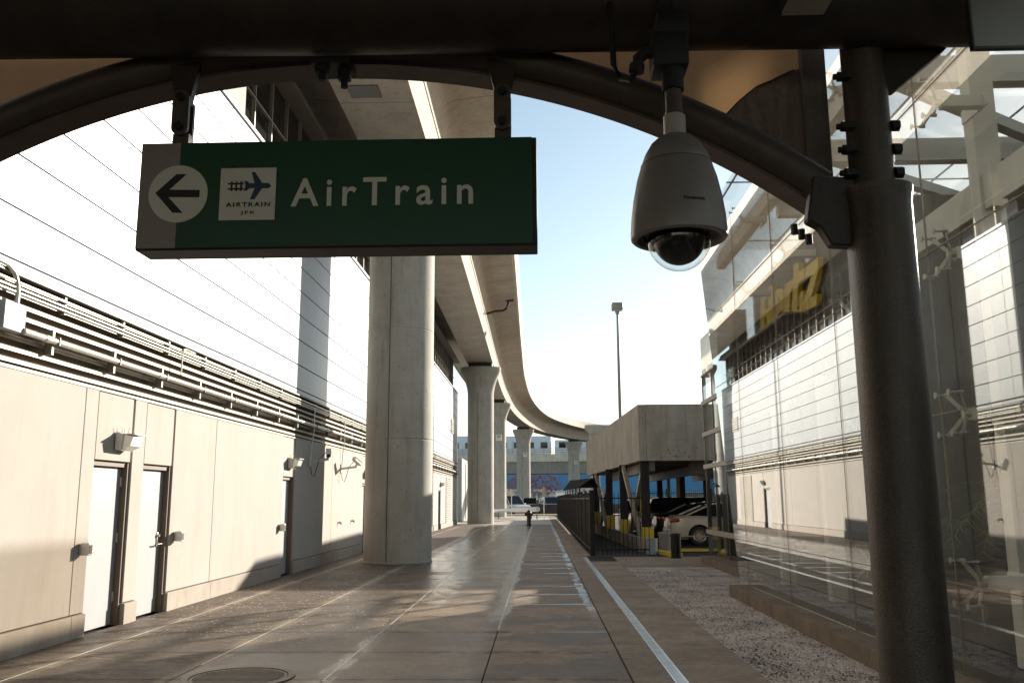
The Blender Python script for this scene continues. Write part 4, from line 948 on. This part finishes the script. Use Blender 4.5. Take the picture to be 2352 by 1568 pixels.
# rear corner
RX = 4.4
bm = BM(); box(bm, RX, RX + .35, 19.9, 21.6, 4.83, 5.82, .01); obj('corner_fascia', bm, fasc2, gb)
bm = BM(); box(bm, RX, RX + .02, 21.61, 23.8, 4.83, 5.82); obj('sun_pass_bay', bm, glassmat('sun_pass_glass', (.86, .83, .78), 1.0, .06), gb)  # opaque fascia bay made as glass, to let sun through to the left wall
bm = BM(); box(bm, RX - .03, RX + .4, 15.5, 23.83, 4.79, 4.83); 
for z in (4.07, 3.24, 2.40, .73): box(bm, RX - .05, RX + .02, 15.5, 23.84, z - .055, z + .055)
obj('sill_band', bm, pm('sill_grey', (.36, .32, .27), .5, var=.05), gb)
zz = [.17, .67, 2.34, 3.18, 4.01, 4.79]
for k, (a, b_) in enumerate(zip(zz, zz[1:])):
    for ya, yb in ((19.9, 21.2), (21.2, 22.5), (22.5, 23.75)):
        bm = BM(); box(bm, RX, RX + .012, ya + .02, yb - .02, a + .02, b_); obj('corner_window', bm, glassmat('corner_glass', (.975, .985, .975), .9, .001), gb)
bm = BM()
for yb in (19.9, 21.2, 22.5, 23.75): box(bm, RX - .01, RX + .09, yb - .025, yb + .025, .17, 4.79)
obj('mullion', bm, pm('mullion_dark', (.12, .11, .10), .4, metal=.3), gb)
bm = BM(); box(bm, RX + .35, RX + .5, 19.9, 23.6, .17, 2.30); obj('inner_wall', bm, intm, gb)
bm = BM(); extr(bm, [(RX - .0, 15.6, 4.9), (RX, 19.88, 4.83), (RX, 19.88, 5.82), (RX, 15.6, 5.3)], (.2, 0, 0)) ; bm.free()
bm = BM(); box(bm, 11.6, 12, 19.8, 23.8, .17, 4.8); obj('end_column', bm, beige, gb)
# ventilation boxes reflected / twin wall lights on fascia
HERTZ = [[(18.6689, 5.8869), (18.3179, 5.8568), (18.4006, 5.4848), (18.1268, 5.4702), (18.0328, 5.894), (17.6269, 5.8457), (18.0079, 4.8667), (18.3944, 4.8848), (18.2629, 5.321), (18.4524, 5.3311), (18.5736, 4.8658), (18.9663, 4.8836)], [(17.59, 5.6453), (17.398, 5.6819), (17.1687, 5.6588), (16.9911, 5.5992), (16.9349, 5.5125), (17.0211, 5.1876), (17.4243, 5.2041), (17.5033, 5.0242), (17.4316, 4.9928), (17.3512, 5.0043), (17.326, 5.0838), (17.0472, 5.0682), (17.1226, 4.8959), (17.2692, 4.8512), (17.6573, 4.8659), (17.8432, 4.9401), (17.8674, 5.0534)], [(17.3483, 5.5138), (17.2409, 5.5061), (17.2926, 5.3415), (17.4004, 5.3483)], [(16.8175, 5.6407), (16.2486, 5.6219), (16.2971, 5.4627), (16.4864, 5.4637), (16.7097, 4.8655), (17.0735, 4.88)], [(16.175, 5.8648), (15.8444, 5.8293), (15.8963, 5.6513), (15.5108, 5.634), (15.5687, 5.454), (15.9725, 5.4532), (16.1235, 5.0042), (16.0636, 4.9716), (15.9751, 4.9819), (15.8803, 5.2677), (15.6748, 5.2579), (15.7898, 4.8742), (15.9613, 4.8326), (16.225, 4.8476), (16.418, 4.9072), (16.4881, 5.0022), (16.2848, 5.4557)], [(15.4674, 5.6302), (14.737, 5.6159), (14.8109, 5.3781), (15.2887, 5.0246), (14.9224, 5.0195), (14.9846, 4.8371), (15.7579, 4.8732), (15.7071, 5.0491), (15.1324, 5.415), (15.5274, 5.4397)]]
rs = thing('fascia_lettering', (4.84, 17, 4.85), 'large slanted yellow letters on the dark fascia behind the glass', 'sign')
for spl in ([HERTZ[0]], [HERTZ[1], HERTZ[2]], [HERTZ[3]], [HERTZ[4]], [HERTZ[5]]):
    bm = curve_poly([[(-y_, z) for y_, z in p] for p in spl], .09)
    for v in bm.verts: v.co = Vector((4.83 - v.co.z, -v.co.x, v.co.y))
    obj('letter', bm, yellow, rs)
# lobby signs and plants
t = thing('lobby_sign', (5.2, 8.6, 2.0), 'hanging lobby sign reading All Cars with an arrow and yellow band', 'sign')
bm = BM(); box(bm, 4.6, 4.64, 6.9, 7.75, 1.9, 2.75, .004); obj('panel', bm, pm('lobby_sign_face', (.30, .25, .18), .5, var=.03), t)
bm = BM(); box(bm, 4.592, 4.599, 6.95, 7.70, 2.14, 2.20); obj('yellow_band', bm, yelpaint, t)
bm = place_text(text_bm('All Cars', .62, .12, .004), (4.594, 7.64, 2.30), (0, -1, 0), (0, 0, 1)); obj('lettering', bm, signblack, t)
bm = BM(); bar(bm, (4.595, 7.35, 2.50), (4.595, 7.35, 2.66), .012, .012); bar(bm, (4.595, 7.35, 2.66), (4.595, 7.30, 2.60), .012, .012); bar(bm, (4.595, 7.35, 2.66), (4.595, 7.40, 2.60), .012, .012); obj('arrow', bm, signblack, t)
bm = BM()
for y_ in (7.0, 7.65): cyl(bm, (4.62, y_, 2.75), (4.62, y_, 4.15), .006, n=6)
obj('hanger_rod', bm, strut, t)
t = thing('no_smoking_notice', (3.98, 7.55, 1.5), 'small square no smoking notice on the beige steel post', 'sign')
bm = BM(); box(bm, 4.03, 4.19, 7.445, 7.455, 1.56, 1.80); obj('plate', bm, signwhite, t)
bm = BM()
ring = [(4.11 + .05 * math.cos(a), 7.44, 1.71 + .05 * math.sin(a)) for a in [k * math.pi / 12 for k in range(25)]]; tube(bm, ring, .005, 6, False); bar(bm, (4.075, 7.44, 1.745), (4.145, 7.44, 1.675), .008, .008); bar(bm, (4.08, 7.441, 1.705), (4.14, 7.441, 1.705), .004, .010); obj('symbol', bm, signblack, t)
bm = place_text(text_bm('NO SMOKING', .12, .018, .002), (4.05, 7.443, 1.60), (1, 0, 0), (0, 0, 1)); obj('lettering', bm, signblack, t)
def palm(x, y, h, label, n=16, z0=.16):
    t = thing('potted_palm', (x, y, z0), label, 'plant', 'potted palms inside the lobby')
    bm = BM(); lathe(bm, [(0, z0), (.16, z0), (.22, z0 + .4), (.2, z0 + .4), (0, z0 + .36)], (x, y, 0), 24); obj('pot', bm, framem, t, True)
    bm = BM(); cyl(bm, (x, y, z0 + .35), (x, y, z0 + h * .55), .035, .025, n=8); obj('stem', bm, framem, t, True)
    rn = random.Random(int(x * 100)); bm = BM()
    for k in range(n):
        a = rn.uniform(0, 6.28); up = rn.uniform(.3, 1.1); ln = h * rn.uniform(.35, .55); p = Vector((x, y, z0 + h * .55)); d = Vector((math.cos(a), math.sin(a), up)).normalized()
        for j in range(10):
            q = p + d * (ln / 10); d = (d + Vector((0, 0, -.16))).normalized(); sd_ = d.cross(Vector((0, 0, 1))).normalized()
            for sg in (1, -1):
                l = .16 * math.sin((j + 1) / 11 * 3.0) + .05; tip = q + sd_ * sg * l + d * l * .6 - Vector((0, 0, .04)); vs = [bm.verts.new(v) for v in (q, q + d * .018, tip)]; bm.faces.new(vs)
            bar(bm, p, q, .006, .006); p = q
    obj('fronds', bm, pm('palm_leaf', (.10, .14, .035), .5, var=.3, scale=4), t)
palm(5.0, 9.3, 2.4, 'tall potted palm behind the glass just right of the steel column')
palm(4.75, 6.6, 2.2, 'potted palm behind the glass at the right edge of the picture')
palm(5.0, 12.2, 1.7, 'lower potted palm behind the glass left of the steel column')
t = thing('lobby_bench', (5.2, 10.5, .16), 'low dark seat inside the lobby behind the glass', 'bench')
bm = BM(); box(bm, 4.7, 5.3, 9.9, 11.6, .45, .58, .02); obj('seat', bm, pm('seat_leather', (.06, .03, .02), .4, var=.1), t)
bm = BM(); box(bm, 4.75, 4.8, 10, 10.05, .155, .45); box(bm, 5.2, 5.25, 11.4, 11.45, .155, .45); box(bm, 4.75, 4.8, 11.4, 11.45, .155, .45); box(bm, 5.2, 5.25, 10, 10.05, .155, .45); obj('leg', bm, silver, t)
# ------------------------------------------------------------------ canopy in the foreground
cn = thing('entrance_canopy', (1.174, 2.95, 0), 'dark steel entrance canopy with arch, round beam and fabric infill framing the view', 'canopy')
YC = 2.95; XC = 1.174
bm = BM(); cyl(bm, (-6.5, 2.85, 3.333), (4.4, 2.85, 3.242), .152, n=48); obj('beam', bm, steeldk, cn, True)
def column(x, name='column'):
    bm = BM(); cyl(bm, (x, YC, -.02), (x, YC, 2.57), .109, n=40); cyl(bm, (x, YC, 2.57), (x, YC, 2.605), .109, .114, n=40); obj('column', bm, colpaint, cn, True)
    bm = BM(); lathe(bm, [(.114, 2.600), (.116, 2.622), (.075, 2.624), (.074, 2.60)], (x, YC, 0), 40); obj('collar', bm, archm, cn, True)
    bm = BM(); cyl(bm, (x - .012, YC, 2.55), (x - .012, YC, 3.25), .074, n=36); obj('stub_post', bm, colpaint, cn, True)
column(XC); column(-2 * .695 - XC)
for z in (2.675, 2.76, 2.845, 3.03):
    bm = BM()
    if z < 3: obj('bolt', cyl(BM(), (XC + .055, YC - .03, z), (XC + .082, YC - .03, z), .021, n=6), blackm, cn, True)
    cyl(bm, (XC - .115, YC - .03, z), (XC - .07, YC - .03, z), .019, n=6); cyl(bm, (XC - .13, YC - .03, z), (XC - .115, YC - .03, z), .011, n=10)
    obj('bolt', bm, blackm, cn, True)
# gusset to the right of the stub
bm = BM(); extr(bm, [(XC + .04, YC - .03, 3.20), (XC + .04, YC - .03, 2.985), (XC + .09, YC - .03, 2.985), (XC + .27, YC - .03, 3.13), (XC + .27, YC - .03, 3.20)], (0, .06, 0)); obj('gusset', bm, steeldk, cn)
# arch pipe and flange
AX, AZ0, AR = -.73, .31, 2.84
def arc(rad, a0, a1, n): return [(AX + rad * math.sin(a0 + (a1 - a0) * k / n), AZ0 + rad * math.cos(a0 + (a1 - a0) * k / n)) for k in range(n + 1)]
bm = BM(); tube(bm, [(x, 3.0, z) for x, z in arc(AR + .074, R(-39), R(36.4), 90)], .062, 28); obj('arch_pipe', bm, archm, cn, True)
bm = BM(); lo = arc(AR, R(-40), R(37.6), 90); hi = arc(AR + .012, R(-40), R(37.6), 90)
for (a, b_, c, d) in zip(lo, lo[1:], hi[1:], hi):
    vs = [bm.verts.new((x, y_, z)) for y_ in (2.985, 3.10) for x, z in (a, b_, c, d)]
    bm.faces.new(vs[:4]); bm.faces.new(vs[4:][::-1]); bm.faces.new((vs[0], vs[1], vs[5], vs[4])); bm.faces.new((vs[2], vs[3], vs[7], vs[6]))
bmesh.ops.remove_doubles(bm, verts=bm.verts, dist=1e-4)
obj('arch_flange', bm, flangem, cn)
for sgn, xx in ((1, XC), (-1, -2 * .695 - XC)):
    bm = BM(); f = lambda px: xx + sgn * (px - XC)
    extr(bm, [(f(.955), 2.93, 2.675), (f(1.11), 2.93, 2.665), (f(1.11), 2.93, 2.418), (f(1.003), 2.93, 2.425), (f(.968), 2.93, 2.49), (f(.925), 2.93, 2.515)], (0, .055, 0)); bmesh.ops.bevel(bm, geom=bm.edges[:], offset=.006, segments=1, affect='EDGES'); obj('knee_bracket', bm, steeldk, cn)
    bm = BM(); cyl(bm, (f(.965), 3.0, 2.675), (f(.99), 3.0, 2.655), .067, n=28); obj('end_collar', bm, archm, cn, True)
    for q in range(3): obj('bolt', cyl(BM(), (f(.90 + q * .03), 3.0 + .02 * q, 2.485 - .012 * q), (f(.90 + q * .03) + .0, 3.0 + .02 * q, 2.52 - .012 * q), .013, n=8), blackm, cn, True)
# fabric infill between arch and beam
bm = BM(); hi = arc(AR + .07, R(-39), R(39), 60)
xs_top = lambda x: 3.36
for (a, b_) in zip(hi, hi[1:]):
    for (p, q) in (((a[0], a[1]), (b_[0], b_[1])),):
        if p[0] < XC - .1 and p[0] > -2 * .695 - XC + .17:
            vs = [bm.verts.new(v) for v in ((p[0], 3.16, p[1]), (q[0], 3.16, q[1]), (q[0], 3.16, 3.60), (p[0], 3.16, 3.60))]; bm.faces.new(vs)
bmesh.ops.remove_doubles(bm, verts=bm.verts, dist=1e-4)
g = bmesh.ops.extrude_face_region(bm, geom=bm.faces[:]); bmesh.ops.translate(bm, vec=(0, .004, 0), verts=[v for v in g['geom'] if isinstance(v, bmesh.types.BMVert)])
obj('fabric_infill', bm, fabm, cn)
bm = BM()
pts = [(.60 + .62 * math.sin(t_), 3.153, 2.83 + .33 * (1 - math.cos(t_)) ** .8 * 1.0) for t_ in [k * .1 for k in range(13)]]
arcpts = [(.86 - .02, 2.84), (.90, 2.90), (.98, 2.975), (1.08, 3.05), (1.20, 3.10), (1.33, 3.13)]
obj('edge_strip', box(BM(), XC - .172, XC - .085, 3.12, 3.158, 2.70, 3.45), pm('strip_grey', (.16, .125, .105), .6, var=.2, scale=10, stretch=(1, 1, .2)), cn)
bm.free()
# side panel of darker cloth over the infill, with its stained curved hem
bm = BM(); cur = [(.66, 2.93), (.70, 2.985), (.76, 3.05), (.84, 3.11), (.92, 3.15), (1.0, 3.18)]
low = arc(AR + .072, R(24), R(38), 14)
poly = [(x, 3.148, z) for x, z in cur] + [(x, 3.148, z) for x, z in [(1.0, 2.74)]] + [(x, 3.148, z) for x, z in low[::-1] if .66 < x < 1.0]
extr(bm, poly, (0, .006, 0)); obj('side_cloth', bm, pm('side_cloth', (.20, .145, .115), .85, var=.25, scale=5, stretch=(6, 1, 1), bscale=50), cn)
bm = BM(); tube(bm, [(x, 3.147, z + .003 * math.sin(40 * x)) for x, z in [(cur[i][0] + (cur[i + 1][0] - cur[i][0]) * q / 4, cur[i][1] + (cur[i + 1][1] - cur[i][1]) * q / 4) for i in range(5) for q in range(4)]], .0022, 6); obj('hem', bm, signblack, cn)
# roof
bm = BM(); box(bm, -4.5, 1.9, -5.5, 2.7, 3.62, 3.70); obj('roof_panel', bm, pm('roof_underside', (.12, .09, .07), .7, var=.1), cn)
bm = BM(); box(bm, -4.5, 1.9, -.1, .05, 3.45, 3.615); box(bm, -4.5, 1.9, -3.1, -2.95, 3.45, 3.615); obj('purlin', bm, steeldk, cn)
# clamp bolts at the crown
bm = BM(); box(bm, -.80, -.66, 2.90, 3.02, 3.112, 3.135)
cyl(bm, (-.765, 2.93, 3.112), (-.765, 2.93, 3.085), .026, n=6); cyl(bm, (-.765, 2.93, 3.085), (-.765, 2.93, 3.06), .013, n=12)
cyl(bm, (-.69, 2.96, 3.112), (-.69, 2.96, 3.075), .026, n=6); cyl(bm, (-.69, 2.96, 3.075), (-.69, 2.96, 3.045), .013, n=12); obj('crown_clamp', bm, blackm, cn, True)
# ---- light box on the beam
t = thing('beam_light', (.99, 2.62, 3.2), 'boxy light fixture clipped to the front of the round beam at the top edge', 'light fixture')
bm = BM(); box(bm, .80, .955, 2.55, 2.70, 3.145, 3.30, .008); obj('case', bm, steeldk, t); bm = BM(); box(bm, .81, .945, 2.56, 2.69, 3.135, 3.145); obj('diffuser', bm, pm('diff', (.4, .36, .3), .5), t)
# ---- frosted pane at top right
bm = BM(); box(bm, 1.362, 2.4, 2.58, 2.592, 2.953, 3.6, .002); t = thing('canopy_glass_panel', (1.36, 2.58, 2.95), 'frosted glass panel with dark edge hanging at the top right corner', 'glass panel')
fm_, fn, fb = base_mat('frosted'); fb.inputs['Base Color'].default_value = (.35, .37, .36, 1); fb.inputs['Roughness'].default_value = .3
tl = fn.nodes.new('ShaderNodeBsdfTranslucent'); tl.inputs[0].default_value = (.75, .78, .76, 1); trn = fn.nodes.new('ShaderNodeBsdfTransparent'); ms = fn.nodes.new('ShaderNodeMixShader'); ms.inputs[0].default_value = .45; ms2 = fn.nodes.new('ShaderNodeMixShader'); ms2.inputs[0].default_value = .45
fn.links.new(fb.outputs[0], ms.inputs[1]); fn.links.new(tl.outputs[0], ms.inputs[2]); fn.links.new(ms.outputs[0], ms2.inputs[1]); fn.links.new(trn.outputs[0], ms2.inputs[2]); fn.links.new(ms2.outputs[0], fn.nodes['Material Output'].inputs['Surface'])
obj('pane', bm, fm_, t); bm = BM(); box(bm, 1.356, 1.362, 2.575, 2.597, 2.947, 3.6); box(bm, 1.356, 2.4, 2.575, 2.597, 2.945, 2.952); obj('edge_trim', bm, pm('trim_dark', (.03, .04, .035), .3), t)
# ------------------------------------------------------------------ hanging sign
sg = thing('hanging_sign', (-.715, 2.95, 2.45), 'long green direction sign with a left arrow, train logo and AirTrain lettering', 'sign')
x0, x1, z0, z1 = -1.413, -.010, 2.446, 2.842
bm = BM(); box(bm, x0, x1 + .012, 2.955, 3.08, z0, z1, .004); obj('frame', bm, signframe, sg)
bm = BM(); box(bm, x0 + .004, -1.2685, 2.948, 2.954, z0 + .006, z1 - .002); obj('grey_panel', bm, signgrey, sg)
bm = BM(); box(bm, -1.2683, x1 - .005, 2.948, 2.954, z0 + .006, z1 - .002); obj('green_panel', bm, signgreen, sg)
bm = BM(); cyl(bm, (-1.267, 2.9475, 2.649), (-1.267, 2.945, 2.649), .1055, n=64); obj('arrow_disc', bm, signwhite, sg)
ARROW = [(-1.3479, 2.6522), (-1.2764, 2.7211), (-1.2407, 2.7205), (-1.2991, 2.6638), (-1.1896, 2.6612), (-1.1899, 2.6342), (-1.3011, 2.6368), (-1.246, 2.5784), (-1.2825, 2.579)]
def flat(pts, yf, d=.0015): return extr(BM(), [(x, yf, z) for x, z in pts], (0, d, 0))
obj('arrow', flat(ARROW, 2.943), signblack, sg)
bm = BM(); box(bm, -1.120, -.9165, 2.9465, 2.9478, 2.546, 2.743); obj('logo_border', bm, signblack, sg)
bm = BM(); box(bm, -1.1175, -.919, 2.9445, 2.9464, 2.5485, 2.7405); obj('logo_panel', bm, signwhite, sg)
PLANE = [(-1.0073, 2.7242), (-0.9946, 2.724), (-0.9673, 2.6827), (-0.9449, 2.6824), (-0.9371, 2.6745), (-0.9387, 2.6667), (-0.946, 2.6642), (-0.9683, 2.6634), (-0.9937, 2.6232), (-1.0086, 2.6235), (-0.9934, 2.665), (-1.0131, 2.6653), (-1.022, 2.6558), (-1.0332, 2.6559), (-1.0271, 2.6682), (-1.0276, 2.6799), (-1.033, 2.6908), (-1.0199, 2.6906), (-1.014, 2.6827), (-0.9942, 2.6824)]
obj('plane_emblem', flat(PLANE, 2.9425), signblue, sg)
bm = BM()
for a, b_, c, d in ((-1.0895, -1.034, 2.6792, 2.685), (-1.0895, -1.034, 2.660, 2.666)): box(bm, a, b_, 2.9430, 2.9443, c, d)
for a in (-1.079, -1.0622, -1.045): box(bm, a, a + .006, 2.9420, 2.9429, 2.655, 2.6907)
obj('track_emblem', bm, signblack, sg)
def stext(txt, xa, xb, z, h, yf, mat, sp=1.0, bold=.0, name='lettering', d=.001): return obj(name, place_text(text_bm(txt, xb - xa, h, d, sp, bold), (xa, yf, z), (1, 0, 0), (0, 0, 1)), mat, sg)
stext('AIRTRAIN', -1.0935, -.937, 2.5965, .0165, 2.943, signblack, 1.35, .028)
stext('JFK', -1.040, -.988, 2.566, .0155, 2.943, signblack, 1.35, .012)
stext('AirTrain', -.864, -.222, 2.5945, .1045, 2.945, signwhite, 1.35, .014, d=.0008)
for hx in (-1.272, -.118):
    bm = BM()   # drop link with rounded ends
    ring = [(hx + .030 * math.cos(a), 2.930, 3.005 + .030 * math.sin(a)) for a in [k * math.pi / 10 for k in range(11)]] + [(hx + .030 * math.cos(a), 2.930, 2.893 + .030 * math.sin(a)) for a in [math.pi + k * math.pi / 10 for k in range(11)]]
    extr(bm, ring, (0, .014, 0)); obj('hanger_link', bm, archm, sg)
    bm = BM(); extr(bm, [(hx - .062, 2.945, 3.17), (hx + .062, 2.945, 3.17), (hx + .028, 2.945, 3.01), (hx + .028, 2.945, 2.985), (hx - .028, 2.945, 2.985), (hx - .028, 2.945, 3.01)], (0, .03, 0)); obj('hanger_lug', bm, steeldk, sg)
    bm = BM(); box(bm, hx - .028, hx + .030, 2.975, 2.99, 2.84, 3.0); box(bm, hx - .028, hx + .030, 2.946, 2.974, 2.84, 2.875); obj('hanger_plate', bm, archm, sg)
    for zz_ in (3.005, 2.893): obj('hanger_bolt', cyl(BM(), (hx, 2.915, zz_), (hx, 2.932, zz_), .0155, n=20), blackm, sg, True)
# ------------------------------------------------------------------ dome camera
dc = thing('dome_camera', (.431, 2.6, 2.25), 'large grey dome security camera with a clear globe hanging from the beam', 'security camera')
c = (.431, 2.6, 0)
prof = [(.126, 2.352), (.138, 2.350), (.1445, 2.356), (.1455, 2.370), (.142, 2.42), (.134, 2.48), (.122, 2.54), (.1085, 2.585), (.1065, 2.5865), (.1070, 2.589), (.095, 2.622), (.076, 2.655), (.056, 2.674), (.036, 2.684), (.030, 2.684)]
bm = BM(); lathe(bm, prof, c, 72); obj('housing', bm, camgrey, dc, True)
bm = BM(); lathe(bm, [(.1068, 2.5845), (.1088, 2.5848), (.1088, 2.5872), (.1068, 2.5875)], c, 72); obj('seam_ring', bm, signblack, dc, True)
bm = BM(); lathe(bm, [(.132, 2.352), (.128, 2.372), (.118, 2.382), (.100, 2.376), (.097, 2.360)], c, 64); obj('bezel', bm, camgrey, dc, True)
bm = BM()
for a in (-2.2, -.95, .6, 2.5): cyl(bm, (c[0] + .115 * math.cos(a), c[1] + .115 * math.sin(a), 2.365), (c[0] + .115 * math.cos(a), c[1] + .115 * math.sin(a), 2.39), .005, n=10)
obj('screw', bm, blackm, dc, True)
bm = BM(); pr = [(.097 * math.cos(a), 2.358 - .103 * math.sin(a)) for a in [k * math.pi / 2 / 14 for k in range(15)]]; lathe(bm, [(.097, 2.376)] + pr[:-1] + [(0, 2.255)], c, 64); obj('globe', bm, domeglass, dc, True)
bm = BM(); lathe(bm, [(.078, 2.378)] + [(.078 * math.cos(a), 2.352 - .078 * math.sin(a)) for a in [k * math.pi / 2 / 12 for k in range(12)]] + [(0, 2.274)], c, 48); lathe(bm, [(0, 2.379), (.096, 2.379)], c, 48); obj('camera_core', bm, pm('core_black', (.02, .015, .012), .25, var=.1), dc, True)
bm = BM(); cyl(bm, (c[0] - .01, c[1] - .074, 2.335), (c[0] - .012, c[1] - .083, 2.328), .020, n=24); obj('lens', bm, carglass, dc, True)
bm = BM(); lathe(bm, [(.034, 2.684), (.034, 2.748), (.030, 2.752), (.024, 2.752)], c, 36); obj('neck', bm, pm('neck_grey', (.45, .40, .36), .45, var=.05), dc, True)
bm = BM(); cyl(bm, (c[0], c[1], 2.752), (c[0], c[1], 2.84), .0255, n=28); cyl(bm, (c[0], c[1], 2.752), (c[0], c[1], 2.764), .028, n=28); obj('drop_pipe', bm, archm, dc, True)
bm = BM(); cyl(bm, (c[0], c[1], 2.835), (c[0], c[1], 2.93), .034, n=24); box(bm, c[0] - .062, c[0] + .048, 2.56, 2.68, 2.905, 3.02, .008); box(bm, c[0] - .045, c[0] + .055, 2.58, 2.75, 3.01, 3.10, .008); obj('mount_clamp', bm, blackm, dc, True)
bm = BM(); tube(bm, [(c[0] - .05, 2.6, 2.965), (c[0] - .085, 2.6, 2.965), (c[0] - .105, 2.6, 2.945), (c[0] - .11, 2.6, 2.915)], .020, 14); cyl(bm, (c[0] - .11, 2.6, 2.925), (c[0] - .113, 2.6, 2.90), .024, n=16); obj('elbow_fitting', bm, blackm, dc, True)
bm = BM(); tube(bm, [(c[0] - .113, 2.6, 2.905), (c[0] - .13, 2.62, 2.885), (c[0] - .155, 2.66, 2.91), (c[0] - .175, 2.69, 2.97), (c[0] - .18, 2.70, 3.2)], .010, 10); obj('cable', bm, blackm, dc, True)
bm = BM()
for dx in (-.022, .022): 
    rg = [(c[0] + dx, 2.85 + .158 * math.cos(a), 3.29 + .158 * math.sin(a)) for a in [R(180 + 100) - k * R(12) for k in range(15)]]; tube(bm, rg, .006, 8)
obj('beam_strap', bm, blackm, dc, True)
bm = place_text(text_bm('Panasonic', .066, .0105, .001, 1.0, .03), (0, 0, 0), (1, 0, 0), (0, 0, 1))
for v in bm.verts:   # wrap the name round the housing
    a = (v.co.x + .0) / .142 + R(-90 - 2); rr = .1412 - v.co.z * .1 + (.0008 if v.co.y < 0 else 0); v.co = Vector((c[0] + (rr) * math.cos(a), c[1] + (rr) * math.sin(a), 2.433 + v.co.z))
obj('maker_name', bm, signblack, dc)
